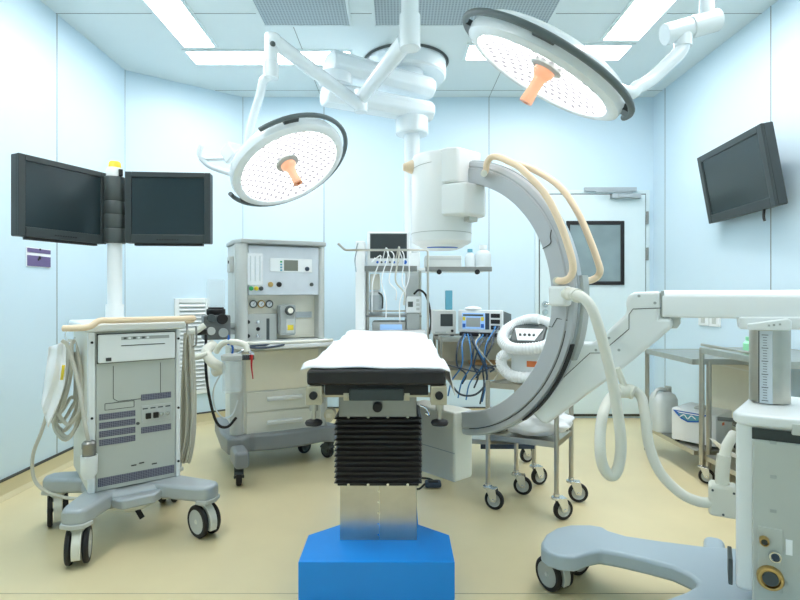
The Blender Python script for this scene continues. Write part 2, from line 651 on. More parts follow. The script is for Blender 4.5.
# ------------------------------------------------------------------ casters
def caster(root, x, y, r, w, yaw, fork='chrome', tyre='black', hub='cgrey', top=None, cover=False, trail=.35, label=None):
    """swivel caster: bracket part with tyre and hub sub-parts; x, y is where the wheel stands (thing coordinates)"""
    c, s = math.cos(yaw), math.sin(yaw)
    ax = V((-s, c, 0))          # axle
    fw = V((c, s, 0))
    P = V((x, y, 0))
    top = top or 2 * r + .03
    sw = P + fw * (r * trail)
    f = MB()
    f.cyl(sw + V((0, 0, 2 * r + .004)), sw + V((0, 0, top)), r * .28, n=14)
    f.cyl(sw + V((0, 0, 2 * r + .002)), sw + V((0, 0, 2 * r + .014)), r * .5, n=18)
    for q in (-1, 1):
        a = ax * (q * (w / 2 + .005))
        o = [P + a + fw * u + V((0, 0, z)) for u, z in ((-r * .25, r * .85), (r * .25, r * .85), (r * .75, 2 * r), (r * .75, 2 * r + .01), (-r * .2, 2 * r + .01), (-r * .35, r * 1.5))]
        f.prism(o, ax * (.005 * q))
    f.prism([P + ax * w2 + fw * u + V((0, 0, 2 * r + .002)) for u, w2 in ((-r * .2, -w / 2 - .008), (r * .75, -w / 2 - .008), (r * .75, w / 2 + .008), (-r * .2, w / 2 + .008))], (0, 0, .008))
    f.cyl(P + V((0, 0, r)) - ax * (w / 2 + .013), P + V((0, 0, r)) + ax * (w / 2 + .013), r * .16, n=12)
    if cover:
        for q in (-1, 1):
            o = [P + fw * (1.02 * r * math.cos(a)) + V((0, 0, r + 1.06 * r * math.sin(a))) + ax * (q * (w / 2 + .002)) for a in [R(20 + 10 * i) for i in range(15)]]
            f.prism(o, ax * (.006 * q))
        f.prism([P + fw * (1.06 * r * math.cos(a)) + V((0, 0, r + 1.1 * r * math.sin(a))) - ax * (w / 2 + .008) for a in [R(150 + 0 * i) for i in range(1)] + [R(150), R(120), R(90), R(60), R(30)]] +
                [P + fw * (1.0 * r * math.cos(a)) + V((0, 0, r + 1.03 * r * math.sin(a))) - ax * (w / 2 + .008) for a in [R(30), R(60), R(90), R(120), R(150)]], ax * (w + .016))
    o = f.out('caster', fork, root, .0015)
    if label:
        lab(o, label)
    Rm = ax.to_track_quat('Z', 'Y').to_matrix()
    e = min(.012, w * .25)
    MB().lathe([(r * .68, -w / 2), (r - e, -w / 2), (r - e * .3, -w / 2 + e * .4), (r, -w / 2 + e * 1.2), (r, w / 2 - e * 1.2), (r - e * .3, w / 2 - e * .4), (r - e, w / 2), (r * .68, w / 2), (r * .68, -w / 2)], P + V((0, 0, r)), Rm, 28).out('tyre', tyre, o)
    MB().lathe([(0, -w / 2 + .002), (r * .25, -w / 2 + .001), (r * .3, -w / 2 + .008), (r * .6, -w / 2 + .006), (r * .68, -w / 2 + .001), (r * .68, w / 2 - .001), (r * .6, w / 2 - .006), (r * .3, w / 2 - .008), (r * .25, w / 2 - .001), (0, w / 2 - .002)], P + V((0, 0, r)), Rm, 28).out('hub', hub, o)
    return o


def twin_caster(root, x, y, r, w, yaw, top, fork='cream', hub='cgrey'):
    """twin-wheel caster: fender between and over two tyres"""
    fw = V((math.cos(yaw), math.sin(yaw), 0))
    ax = V((-fw.y, fw.x, 0))
    P = V((x, y, 0))
    f = MB()
    out = [P + fw * (r * 1.08 * math.cos(R(a))) + V((0, 0, r + r * 1.1 * math.sin(R(a)))) for a in range(-25, 206, 15)]
    f.prism([q - ax * w * .2 for q in out], ax * w * .4)
    f.cyl(P + V((0, 0, r * 1.6)), P + V((0, 0, top)), r * .45, n=18)
    f.cyl(P + V((0, 0, r)) - ax * (w / 2 + .003), P + V((0, 0, r)) + ax * (w / 2 + .003), r * .14, n=12)
    o = f.out('caster', fork, root, .003)
    Rm = ax.to_track_quat('Z', 'Y').to_matrix()
    for s_ in (-1, 1):
        c = P + V((0, 0, r)) + ax * (s_ * w * .37)
        h = w * .13
        MB().lathe([(r * .74, -h), (r - .006, -h), (r, -h * .5), (r, h * .5), (r - .006, h), (r * .74, h), (r * .74, -h)], c, Rm, 30).out('tyre', 'black', o)
        MB().lathe([(0, -h * .9), (r * .6, -h * .8), (r * .74, -h * .95), (r * .74, h * .95), (r * .6, h * .8), (0, h * .9)], c, Rm, 30).out('hub', hub, o)
    return o


# ------------------------------------------------------------------ workstation cart with two monitors
CO = V((-1.272, 2.583, 0))
CYAW = R(38)
cart = thing('monitor_cart', 'grey wheeled imaging workstation cart carrying two black monitors on a post', 'medical cart', CO, CYAW)
cmx = rootmx(cart)
cfn = V((math.sin(CYAW), -math.cos(CYAW), 0))   # front normal


def cf(px, py, y=0):
    """pixel -> cart-local point on the plane local y"""
    return cmx.inverted() @ Wp(px, py, CO - cfn * y, cfn)


def wl(root, p):
    return rootmx(root).inverted() @ V(p)


hb = .205
zb, zt = .25, 1.0
MB().span((-hb, .012, zb), (hb, .5, zt)).out('body', 'cream', cart, .012)
f = MB()
f.span((-hb, -.004, zb), (-hb + .032, .03, zt))
f.span((hb - .022, -.004, zb), (hb, .03, zt))
fe = f.out('corner_strips', 'white', cart, .008)
f = MB()
for x in (-hb + .016, hb - .011):
    for z in (.33, .60, .95):
        f.cyl((x, -.001, z), (x, -.008, z), .006, n=12)
f.out('screws', 'black', fe)
MB().span((-hb + .034, .0, zb + .005), (hb - .024, .03, zt - .01)).out('front_panel', 'panel', cart, .003)
f = MB()
f.span((-hb - .02, -.03, zt), (hb + .02, .52, zt + .038))
f.out('top', 'white', cart, .012)
# printer drawer
f = MB()
f.span((-hb + .04, -.022, .853), (hb - .03, .005, .985))
pr = f.out('printer', 'white', cart, .006)
MB().span((-hb + .036, -.002, .849), (hb - .026, .004, .989)).out('printer_gap', 'dark_seam', cart)
MB().span((-.07, -.0245, .928), (.125, -.0215, .932)).out('paper_slot', 'dark_seam', pr)
MB().span((-.135, -.024, .861), (-.112, -.021, .877)).out('button', 'dark_seam', pr)
f = MB()
f.span((-.07, -.0235, .957), (.145, -.0215, .972))
f.out('control_strip', 'mgrey', pr)
for i in range(6):
    MB().span((-.06 + i * .02, -.026, .960), (-.048 + i * .02, -.023, .969)).out('key', 'white' if i % 2 else 'dgrey', pr)
# seams of the access door
f = MB()
za, zb2 = .835, .68
for a, b in (((-.1, za), (-.1, zb2)), ((-.1, zb2), (-.08, zb2 - .015)), ((-.08, zb2 - .015), (.09, zb2 - .015)), ((.09, zb2 - .015), (.11, zb2)), ((.11, zb2), (.11, za)),
             ((-.135, .66), (-.135, .63)), ((-.135, .63), (-.01, .63)), ((-.01, .63), (-.01, .66)), ((-.01, .66), (-.135, .66))):
    f.cyl((a[0], -.0005, a[1]), (b[0], -.0005, b[1]), .0014, n=6)
f.out('access_door', 'dark_seam', cart)
_pre = set(bpy.data.objects)
# vents
for i in range(4):
    MB().span((-.138, -.002, .585 - i * .040), (-.004, .002, .614 - i * .040)).out('vent_slot', 'vent', cart)
for z in (.655, .495):
    MB().span((.018, -.002, z), (.138, .002, z + .03)).out('vent_slot', 'vent', cart)
MB().span((-.142, -.002, .275), (.15, .002, .315)).out('vent_slot', 'vent', cart)
cp = MB().span((.018, -.003, .545), (.14, .002, .63)).out('connector_plate', 'cgrey', cart, .002)
for i in range(2):
    MB().span((.035 + i * .03, -.016, .565), (.055 + i * .03, -.002, .592)).out('socket', 'black', cp, .002)
for i in range(2):
    f = MB()
    f.cyl((.098 + i * .024, -.002, .58), (.098 + i * .024, -.012, .58), .009, n=14)
    f.out('plug', 'chrome', cp)
f = MB()
for i in range(4):
    f.span((.024 + .03 * i, -.0045, .612), (.044 + .03 * i, -.003, .618))
f.out('printed_marks', 'dgrey', cp)
f = MB()
f.cyl((.005, -.001, .548), (.005, -.008, .548), .007, n=12)
f.out('key_lock', 'dgrey', cart)
f = MB()
for x, z in ((-.02, .345), (.01, .35), (.06, .335)):
    f.span((x, -.002, z), (x + .02, .001, z + .006))
f.out('printed_marks', 'dark_seam', cart)
for o_ in set(bpy.data.objects) - _pre:
    o_.data.transform(MX.Diagonal(V((1.16, 1, 1, 1))))
# beige handle bar round the top
zh = zt + .052
f = MB()
f.tube([(-.3, -.0, zt + .02), (-.235, -.055, zt + .022), (-.20, -.06, zt + .03), (-.165, -.055, zh), (-.1, -.055, zh), (.1, -.055, zh), (.22, -.05, zh), (.262, -.02, zh), (.268, .03, zh - .012), (.245, .09, zh - .022), (.2, .1, zh - .03)], .0145, n=12)
f.tube([(-.19, .1, zt + .02), (-.25, .06, zt + .02), (-.28, .0, zt + .02)], .0125, n=12)
f.out('handle_bar', 'beigetube', cart)
# base with four feet
feet = [V((-1.40, 2.33, 0)), V((-.95, 2.60, 0)), V((-1.74, 2.72, 0)), V((-1.30, 3.02, 0))]
fl = [wl(cart, p) for p in feet]
cc = V((-.01, .22, 0))
f = MB()
f.span((-.2, -.05, .17), (.2, .46, .248))
f.out('base', 'silver', cart, .03, seg=3)
for p in fl:
    d = (p - cc)
    d.z = 0
    d.normalize()
    q = V((-d.y, d.x, 0))
    s0 = cc + d * .12
    e = p + d * .03
    o = [s0 + q * .085, s0 - q * .085, p - q * .062, e - q * .05 + d * .02, e + d * .035, e + q * .05 + d * .02, p + q * .062]
    ft = MB().prism([v + V((0, 0, .178)) for v in o], (0, 0, .075)).out('foot', 'silver', cart, .02, seg=3)
    MB().prism([p + (v - p) * 1.07 + V((0, 0, .168)) for v in o[2:]] , (0, 0, .022)).out('bump_strip', 'cgrey', ft, .006)
f = MB()
f.prism([(-.12, -.05, .18), (.12, -.05, .18), (.06, -.1, .175), (-.08, -.1, .175)], (0, 0, .05))
f.out('pedal_housing', 'silver', cart, .012)
f = MB().lathe([(0, .12), (.06, .125), (.11, .15), (.12, .175), (0, .175)], (0, .06, 0), n=28)
f.out('belly_pan', 'cream', cart)
MB().cyl((.0, -.0, .14), (.02, -.03, .095), .012).out('brake_pedal', 'black', cart)
for p, yw in zip(fl, (R(-105), R(-75), R(-95), R(-120))):
    twin_caster(cart, p.x, p.y, .078, .09, yw, .175)
# controller holder on the corner
hp = cf(98, 470, -.045)
f = MB()
hx, hy = -hb + .0, -.035
f.lathe([(0, .33), (.022, .335), (.034, .36), (.036, .44), (.030, .44), (.030, .37), (0, .36)], (hx, hy, 0), n=24)
f.out('holster', 'white', cart)
f = MB()
f.lathe([(0, .365), (.027, .37), (.027, .47), (.03, .475), (.03, .495), (.022, .505), (0, .507)], (hx, hy, 0), n=24)
hs = f.out('hand_switch', 'dsteel', cart)
f = MB()
f.tube([(hx, hy, .5), (hx - .012, hy + .0, .56), (hx - .035, hy + .03, .75), (hx - .075, hy + .05, .93), (hx - .1, hy + .05, .965)], .0085)
f.out('cord', 'gcable', hs)
# post
pl = wl(cart, (-1.524, 2.86, 0))
f = MB()
f.cyl((pl.x, pl.y, zt + .03), (pl.x, pl.y, 1.12), .044)
f.cyl((pl.x, pl.y, 1.12), (pl.x, pl.y, 1.46), .036)
f.out('post', 'white', cart)
f = MB()
zz = [1.445, 1.525, 1.60, 1.67, 1.80]
prof = [(0, 1.445)]
for a, b in zip(zz, zz[1:]):
    prof += [(.052, a + .002), (.054, a + .006), (.054, b - .006), (.052, b - .002), (.05, b)]
prof += [(0, 1.80)]
f.lathe(prof, (pl.x, pl.y, 0), n=32)
f.out('hinge_post', 'dgrey', cart)
f = MB()
f.lathe([(0, 1.80), (.042, 1.80), (.042, 1.835), (.036, 1.85), (0, 1.85)], (pl.x, pl.y, 0), n=28)
bc = f.out('beacon_base', 'white', cart)
f = MB().lathe([(0, 1.85), (.032, 1.85), (.030, 1.875), (.024, 1.885), (0, 1.886)], (pl.x, pl.y, 0), n=28)
f.out('beacon', 'yellow', bc)
MB().box((pl.x + .02, pl.y - .045, 1.82), (.018, .02, .035)).out('beacon_switch', 'black', bc)


def monitor(a, b, z0, z1, label):
    """a, b: world points of the left and right edge of the screen front"""
    a, b = V(a), V(b)
    d = (b - a)
    w = d.length
    d.normalize()
    n = V((d.y, -d.x, 0))
    h = z1 - z0
    Rm = (MX.Rotation(-CYAW, 3, 'Z') @ MX((d, -n, V((0, 0, 1)))).transposed())
    c = wl(cart, (a + b) / 2 + V((0, 0, (z0 + z1) / 2)))

    def bx(m_, p, s):
        m_.box(c + Rm @ V(p), s, Rm=Rm)
        return m_
    mo = lab(bx(MB(), (0, .028, 0), (w, .045, h)).out('monitor', 'charcoal', cart, .006), label)
    f = MB()
    bl, bt, bb = .032, .028, .046
    for s in (-1, 1):
        bx(f, (s * (w / 2 - bl / 2), 0, 0), (bl, .014, h))
    bx(f, (0, 0, h / 2 - bt / 2), (w - 2 * bl, .014, bt))
    bx(f, (0, 0, -h / 2 + bb / 2), (w - 2 * bl, .014, bb))
    f.out('bezel', 'charcoal', mo, .003)
    bx(MB(), (0, .004, (bb - bt) / 2), (w - 2 * bl, .006, h - bt - bb)).out('screen', 'screen', mo)
    f = MB()
    for i in range(9):
        bx(f, (-.0 + (i - 4) * .013, -.0075, -h / 2 + .018), (.009, .003, .006))
    f.out('buttons', 'black', mo)
    bx(MB(), (0, .07, 0), (w * .6, .05, h * .6)).out('rear_housing', 'black', mo, .015)
    bx(MB(), (.0, .02, -h / 2 - .006), (w * .8, .03, .012)).out('speaker_bar', 'black', mo)
    return mo, c, Rm, w


m1, c1_, R1, w1 = monitor((-1.735, 2.425, 0), (-1.562, 2.84, 0), 1.44, 1.818, 'left monitor turned to the right')
m2, c2_, R2, w2 = monitor((-1.452, 2.83, 0), (-1.012, 2.865, 0), 1.446, 1.825, 'right monitor facing straight on')
f = MB()
f.tube([(pl.x, pl.y, 1.63), c1_ + R1 @ V((w1 * .32, .1, 0))], .025, sub=1)
f.tube([(pl.x, pl.y, 1.60), c2_ + R2 @ V((-w2 * .32, .1, 0))], .025, sub=1)
f.out('monitor_arms', 'dgrey', cart)
# hook, coiled cable on the left, bundle on the right
hk = W(67, 331, 2.72)
f = MB(cart)
f.tube([W(72, 327, 2.72), W(67, 329, 2.70), W(65, 335, 2.68), W(67, 342, 2.66), W(72, 343, 2.66), W(75, 337, 2.67)], .004, n=8)
f.out('hook', 'chrome', cart)
f = MB()
cab = thing('cable_coil', 'coiled grey cable hanging from a hook at the left side of the monitor cart', 'cable', hk)
f.root = cab
for i in range(7):
    yy = 2.62 - .012 * i + .02 * (i % 2)
    xo = (i - 3) * 1.6
    bot = 437 - abs(i - 4) * 6 + (i % 3) * 3
    f.tube([W(71 + xo * .3, 340, yy), W(66 + xo, 375, yy), W(55 + xo * 1.2, 412, yy), W(53 + xo, bot - 12, yy), W(64 + xo, bot, yy), W(75 + xo, bot - 15, yy), W(79 + xo * .8, 395, yy + .01), W(77 + xo * .5, 360, yy + .02)], .0085, n=8, sub=5, closed=True)
f.tube([W(74, 345, 2.6), W(60, 350, 2.58), W(47, 375, 2.58), W(47, 410, 2.58), W(42, 430, 2.57), W(33, 455, 2.57), W(34, 478, 2.58), W(45, 491, 2.58), W(62, 497, 2.57), W(78, 499, 2.56)], .0085, n=8)
f.out('coil', 'gcable', cab)
f = MB(cab)
f.box(W(73, 347, 2.555), (.03, .02, .05), R(20))
f.out('plug', 'chrome', cab, .003)
# white sheet hanging over the coil
sh = thing('plastic_cover', 'folded white plastic cover hanging over the cable coil beside the cart', 'cover', W(60, 345, 2.53))
f = MB(sh)
quad = [W(50, 346, 2.50), W(66, 341, 2.53), W(48, 427, 2.47), W(43, 406, 2.46)]
q2 = [(49, 347), (66, 341), (67, 352), (64, 372), (62, 392), (49, 425), (46, 408), (41, 405), (47, 372)]


def shf(u, v):
    a = V((49 + (41 - 49) * v, 347 + (404 - 347) * v))
    b = V((66 + (49 - 66) * max(0, (v - .45) / .55) ** 1.3 - 2 * min(v, .45), 341 + (428 - 341) * v))
    p = a.lerp(b, u)
    return W(p.x, p.y, 2.49 + .012 * math.sin(u * 9 + v * 3) + .008 * math.sin(v * 11))


f.grid(shf, 10, 14)
f.out('sheet', 'whitelab', sh, solid=.002)
f = MB(sh)
f.grid(lambda u, v: W(62 + u * 3 - v * 2, 365 + v * 15, 2.47 + .003 * u), 2, 3)
f.out('yellow_tag', 'yellow', sh, solid=.002)

cab2 = thing('cable_bundle', 'bundle of grey cables hanging from the right side of the monitor cart', 'cable', W(190, 345, 2.86))
f = MB(cab2)
for i in range(6):
    x = 185 + i * 1.7
    yy = 2.84 + .012 * (i % 3)
    f.tube([W(188 + i * .5, 330 + i * 2, yy), W(x, 352, yy), W(x + 2, 400, yy), W(x + 1, 435, yy - .01), W(x - 3, 455 + 2 * (i % 3), yy), W(x - 5, 461, yy + .02), W(x - 4, 445, yy + .04), W(x - 3, 390, yy + .04), W(x - 1, 350, yy + .03), W(x, 333, yy + .02)], .0065, n=8, sub=5)
f.out('cables', 'gcable', cab2)
f = MB(cart)
f.tube([W(180, 322, 2.85), W(187, 323, 2.86), W(187, 345, 2.86), W(196, 345, 2.86), W(196, 326, 2.86)], .005, n=8, sub=2)
lab(f.out('hook', 'dsteel', cart), 'square wire cable hook')

# ------------------------------------------------------------------ anaesthesia machine
AO = V((-.755, 3.69, 0))
AY = R(26)
am = thing('anaesthesia_machine', 'grey and cream anaesthesia machine with drawers behind the operating table', 'anaesthesia machine', AO, AY)
afn = V((math.sin(AY), -math.cos(AY), 0))
amx = rootmx(am)


def af(px, py, y=0):
    return amx.inverted() @ Wp(px, py, AO - afn * y, afn)


ax0, ax1 = af(231, 400).x, af(326, 400).x
# base plate with bulging front
f = MB()
zb_ = .128
o = [(ax0 - .03, .6), (ax0 - .05, .1), (ax0 - .03, -.06), (ax0 + .06, -.10), (ax0 + .12, -.04), (ax0 + .25, -.07), (ax1 - .2, -.07), (ax1 - .04, -.03), (ax1 + .05, -.07), (ax1 + .09, .0), (ax1 + .05, .1), (ax1 + .03, .6)]
f.prism([(x, y, zb_) for x, y in o], (0, 0, .115))
f.out('base', 'basegrey', am, .02, seg=3)
# lower cabinet
MB().span((ax0 + .04, .0, .24), (ax1 - .02, .55, .80)).out('lower_cabinet', 'cream', am, .01)
MB().cyl((ax0 + .04, .02, .24), (ax0 + .04, .02, .82), .045, n=28).out('side_column', 'cgrey', am)
MB().cyl((ax1 - .015, .02, .24), (ax1 - .015, .02, .82), .03, n=24).out('side_column', 'cgrey', am)
dxa, dxb = ax0 + .095, ax1 - .06
zs = [af(247, 440).z + .0, af(247, 413).z, af(247, 392).z]
for i in range(2):
    d_ = MB().span((dxa, -.012, zs[i] + .004), (dxb, .02, zs[i + 1] - .004)).out('drawer', 'cream', am, .005)
    f = MB()
    zc = (zs[i] + zs[i + 1]) / 2 + .01
    xa = (dxa + dxb) / 2
    f.prism([(xa - .11, -.012, zc - .012), (xa - .11, -.03, zc - .008), (xa - .11, -.036, zc + .012), (xa - .11, -.012, zc + .02)], (.24, 0, 0))
    f.out('drawer_handle', 'white', d_, .003)
MB().span((dxa, -.008, zs[2] + .004), (dxb, .02, .79)).out('kneehole_panel', 'beigep', am, .003)
# worktop
f = MB()
wz = .815
o = [(ax0 + .01, .4), (ax0 + .0, -.02), (ax0 + .05, -.12), (ax0 + .2, -.17), (ax1 - .12, -.17), (ax1 + .02, -.12), (ax1 + .06, 0), (ax1 + .06, .4)]
f.prism([(x, y, wz) for x, y in o], (0, 0, .035))
f.out('worktop', 'white', am, .012, seg=3)
f = MB()
f.tube([(ax0 + .02, -.02, wz + .04), (ax0 + .08, -.11, wz + .042), (ax0 + .2, -.155, wz + .042), (ax1 - .12, -.155, wz + .042), (ax1 + .01, -.11, wz + .042)], .011)
f.out('worktop_rail', 'cream', am)
# upper cabinet
ux0, ux1 = af(229.5, 300, .12).x + .01, af(324, 300, .12).x
uy = .12
ux0 += .03
uz1 = af(243, 243.5, uy).z
pz = af(280, 295, uy).z         # lower edge of instrument panel
f = MB()
f.span((ux0, uy + .14, .85), (ux1, .47, uz1))
f.span((ux0, uy + .02, .85), (ux0 + .06, uy + .14, uz1))
f.span((ux1 - .035, uy + .02, .85), (ux1, uy + .14, uz1))
f.span((ux0 + .06, uy + .02, pz), (ux1 - .035, uy + .14, uz1))
f.out('upper_cabinet', 'cgrey', am, .008)
f = MB()
f.cyl((ux0 + .045, uy + .01, .85), (ux0 + .045, uy + .01, uz1), .038, n=24)
f.out('front_post', 'cgrey', am)
MB().cyl((ux1 - .018, uy + .015, .85), (ux1 - .018, uy + .015, uz1), .022, n=20).out('front_post', 'cgrey', am)
f = MB()
o = [(ux0 - .012, .48), (ux0 - .012, uy + .1), (ux0 + .03, uy - .035), (ux0 + .15, uy - .05), (ux1 - .1, uy - .05), (ux1 + .01, uy - .03), (ux1 + .015, .48)]
f.prism([(x, y, uz1) for x, y in o], (0, 0, .032))
f.out('cabinet_cap', 'mgrey', am, .01)
ip = MB().span((ux0 + .085, uy - .004, pz), (ux1 - .042, uy + .03, uz1 - .01)).out('instrument_panel', 'ruler', am, .004)
rb = MB().span((ux0 + .062, uy + .12, .855), (ux1 - .036, uy + .139, pz - .002)).out('recess_back', 'recess', am)


def ab(px, py, o_=0):
    return af(px, py, uy - .006 - o_)


def abox(m_, px0, py0, px1, py1, y0, y1):
    a, b = af(px0, py0, y0), af(px1, py1, y0)
    m_.span((a.x, y0, a.z), (b.x, y1, b.z))
    return m_


def knob(px, py, y, r, mtl, name, parent, dep=.02):
    a = af(px, py, y)
    f_ = MB()
    f_.cyl((a.x, y, a.z), (a.x, y - dep * .4, a.z), r * 1.15, n=20)
    f_.cyl((a.x, y - dep * .4, a.z), (a.x, y - dep, a.z), r * .85, n=20)
    return f_.out(name, mtl, parent, .001)


yf = uy - .004
# flow meters
fm = abox(MB(), 247.5, 253, 263, 285, yf - .012, yf).out('flow_meter', 'clear', am, .002)
abox(MB(), 247.5, 253, 263, 285, yf - .002, yf + .001).out('scale_plate', 'whitelab', fm)
for i in range(3):
    a, b = af(250.5 + i * 4.8, 256, yf - .006), af(250.5 + i * 4.8, 281, yf - .006)
    MB().cyl((a.x, yf - .006, a.z), (a.x, yf - .006, b.z), .004, n=10).out('glass_tube', 'milky', fm)
for px, c_ in ((251, 'green'), (256.2, 'yellow'), (261, 'dgrey')):
    knob(px, 288.5, yf, .013, c_, 'flow_knob', ip, .03)
dp = abox(MB(), 270, 258, 312, 272.5, yf - .004, yf + .001).out('display_panel', 'white', am, .003)
abox(MB(), 284, 260, 298, 271, yf - .006, yf - .003).out('screen', 'ldisp', dp)
for i in range(4):
    a = af(281, 261.8 + i * 2.8, yf)
    MB().span((a.x - .007, yf - .008, a.z - .006), (a.x + .007, yf - .003, a.z + .006)).out('key', 'green' if i == 0 else 'teal', dp, .001)
knob(307, 269, yf - .003, .014, 'navy', 'dial', dp)
knob(270.5, 284.5, yf, .016, 'brass', 'selector', ip)
knob(279, 284.5, yf, .016, 'black', 'selector', ip)
knob(311.5, 284.5, yf, .012, 'dgrey', 'selector', ip)
ry = uy + .12
for px, c_ in ((253, 'dgrey'), (261, 'brass'), (269, 'dgrey')):
    a = af(px, 304, ry)
    g_ = MB().lathe([(0, 0), (.026, 0), (.028, .012), (.024, .018), (.021, .018), (.021, .012), (0, .012)], (a.x, ry, a.z), MX.Rotation(R(90), 3, 'X'), 28).out('pressure_gauge', c_, am)
    MB().cyl((a.x, ry - .012, a.z), (a.x, ry - .0135, a.z), .0205, n=24).out('dial_face', 'whitelab', g_)
    MB().box((a.x + .003, ry - .0145, a.z + .003), (.002, .001, .022), Rm=MX.Rotation(R(40), 3, 'Y')).out('needle', 'black', g_)
vb = abox(MB(), 246, 314, 277, 346, ry - .05, ry).out('valve_block', 'cgrey', am, .004)
for px, py, c_ in ((248, 322, 'black'), (258, 322, 'chrome'), (258, 329, 'black'), (248, 336, 'black'), (258, 336, 'chrome')):
    knob(px, py, ry - .05, .012, c_, 'knob', vb)
abox(MB(), 266.5, 318.5, 269.5, 341, ry - .053, ry - .049).out('slide_scale', 'dgrey', vb)
# vaporiser on its rail
MB().span((af(277, 316, ry).x, ry - .02, af(277, 318, ry).z), (af(311, 316, ry).x, ry, af(277, 312, ry).z)).out('vaporiser_rail', 'silver', am, .002)
vp = abox(MB(), 280, 305, 296, 335, ry - .12, ry - .022).out('vaporiser', 'mgrey', am, .012)
a = af(289.5, 310.5, ry - .12)
MB().lathe([(0, 0), (.034, 0), (.034, .02), (.03, .03), (0, .03)], (a.x, ry - .12, a.z), MX.Rotation(R(90), 3, 'X'), 28).out('dial', 'dgrey', vp)
MB().lathe([(0, .03), (.02, .03), (.018, .036), (0, .036)], (a.x, ry - .12, a.z), MX.Rotation(R(90), 3, 'X'), 24).out('dial_cap', 'recess', vp)
abox(MB(), 287.5, 325, 293.5, 330, ry - .1225, ry - .119).out('yellow_label', 'yellow', vp)
abox(MB(), 286.5, 319, 294.5, 333, ry - .1215, ry - .1195).out('sight_plate', 'cgrey', vp)
# left-hand side: gas outlet box, absorber, bellows
f = MB()
f.span((ux0 - .03, .2, 1.33), (ux0, .3, 1.44))
sb = f.out('side_socket', 'cgrey', am, .004)
MB().span((ux0 - .034, .21, 1.39), (ux0 - .028, .235, 1.41)).out('switch', 'black', sb)
# absorber: valve block, canister and clear bellows dome
ac = wl(am, W(216, 327, 3.52))
f = MB()
f.box(ac, (.17, .13, .16))
vbk = f.out('absorber_block', 'absorb', am, .01)
for px, py, r_, mt in ((211, 318, .026, 'dgrey'), (223, 319, .034, 'black'), (211, 331, .026, 'cgrey'), (224, 333, .03, 'mgrey')):
    a = wl(am, W(px, py, 3.44))
    MB().cyl((a.x, ac.y - .065, a.z), (a.x, ac.y - .09, a.z), r_, n=20).out('valve', mt, vbk, .003)
f = MB()
f.lathe([(0, .08), (.055, .08), (.06, .09), (.06, .115), (.055, .12), (.05, .12), (.05, .13), (0, .13)], ac, n=28)
f.out('dome_collar', 'black', vbk)
f = MB()
f.lathe([(.058, .13), (.058, .30), (.05, .315), (0, .318)], ac, n=28)
dm = f.out('bellows_dome', 'clear', vbk)
f = MB()
f.cyl(ac + V((.05, .05, 0)), ac + V((.13, .12, 0)), .02)
f.cyl(ac + V((.05, .05, -.04)), ac + V((.15, .14, -.04)), .02)
f.out('manifold', 'mgrey', am)
# breathing hoses over the absorber
f = MB(am)
for k_, (pts) in enumerate((
        [(205, 325, 3.4), (196, 331, 3.38), (189, 331, 3.38)],
        [(214, 344, 3.42), (206, 352, 3.36), (212, 362, 3.33), (221, 368, 3.33), (215, 372, 3.36)],
        [(216, 352, 3.3), (222, 344, 3.28), (233, 342, 3.26), (245, 345, 3.25), (247, 352, 3.24)],
        [(208, 354, 3.33), (196, 357, 3.32), (188, 356, 3.32)])):
    f.tube([W(*p) for p in pts], .019 if k_ != 1 else .032, n=12)
f.out('breathing_hose', 'cream', am)
f = MB(am)
f.tube([W(196, 333, 3.4), W(207, 332, 3.41)], .016, sub=1)
f.out('hose_collar', 'black', am)
# suction jar with blue valve, red tag
jr = W(232, 360, 3.30)
f = MB(am)
f.lathe([(0, -.2), (.052, -.2), (.06, -.19), (.06, 0), (.054, 0), (.054, -.185), (0, -.19)], jr, n=28)
sj = f.out('suction_jar', 'clear', am)
f = MB(am)
f.lathe([(.064, 0), (.066, .01), (.066, .03), (.04, .04), (0, .042)], jr, n=28)
f.lathe([(.0, 0), (.064, 0)], jr, n=28)
f.out('jar_lid', 'cgrey', sj)
f = MB(am)
f.tube([jr + V((0, -.0, .03)), jr + V((.01, -.02, .08)), W(228, 338, 3.26)], .007, n=8)
f.cyl(W(229, 345, 3.26), W(228.5, 335, 3.26), .011, .004, n=12)
f.out('blue_valve', 'blue', sj)
f = MB(am)
f.tube([jr + V((.03, 0, .04)), jr + V((.08, .02, .06)), jr + V((.12, .05, .03))], .01)
f.box(jr + V((.085, .02, .015)), (.09, .03, .035), AY)
f.out('jar_bracket', 'chrome', sj, .002)
f = MB(am)
f.tube([W(252, 355, 3.3), W(251.5, 366, 3.3), W(253, 379, 3.3)], lambda t_: .008 * (1 - .6 * t_), n=8)
f.out('red_tag', 'red', am)
f = MB(am)
f.tube([W(245, 347, 3.38), W(262, 348, 3.4), W(283, 345, 3.5), W(284, 343, 3.55), W(265, 345, 3.45), W(250, 346, 3.4)], .007, n=8)
f.out('hose_lead', 'navy', am)
f = MB(am)
f.tube([W(206, 335, 3.42), W(206, 370, 3.36), W(210, 400, 3.36), W(217, 423, 3.38), W(227, 427, 3.42), W(236, 418, 3.5)], .009)
f.out('black_hose', 'black', am)
f = MB(am)
f.tube([W(222, 372, 3.34), W(214, 388, 3.36), W(214, 405, 3.38), W(222, 417, 3.4), W(232, 415, 3.46), W(238, 400, 3.5)], .005, n=8)
f.out('clear_hose', 'milky', am)
q = wl(am, (W(239, 478, 3.28).x, 3.28, 0))
MB().box((q.x + .01, q.y + .035, .165), (.09, .2, .105)).out('base_foot', 'basegrey', am, .025, seg=3)
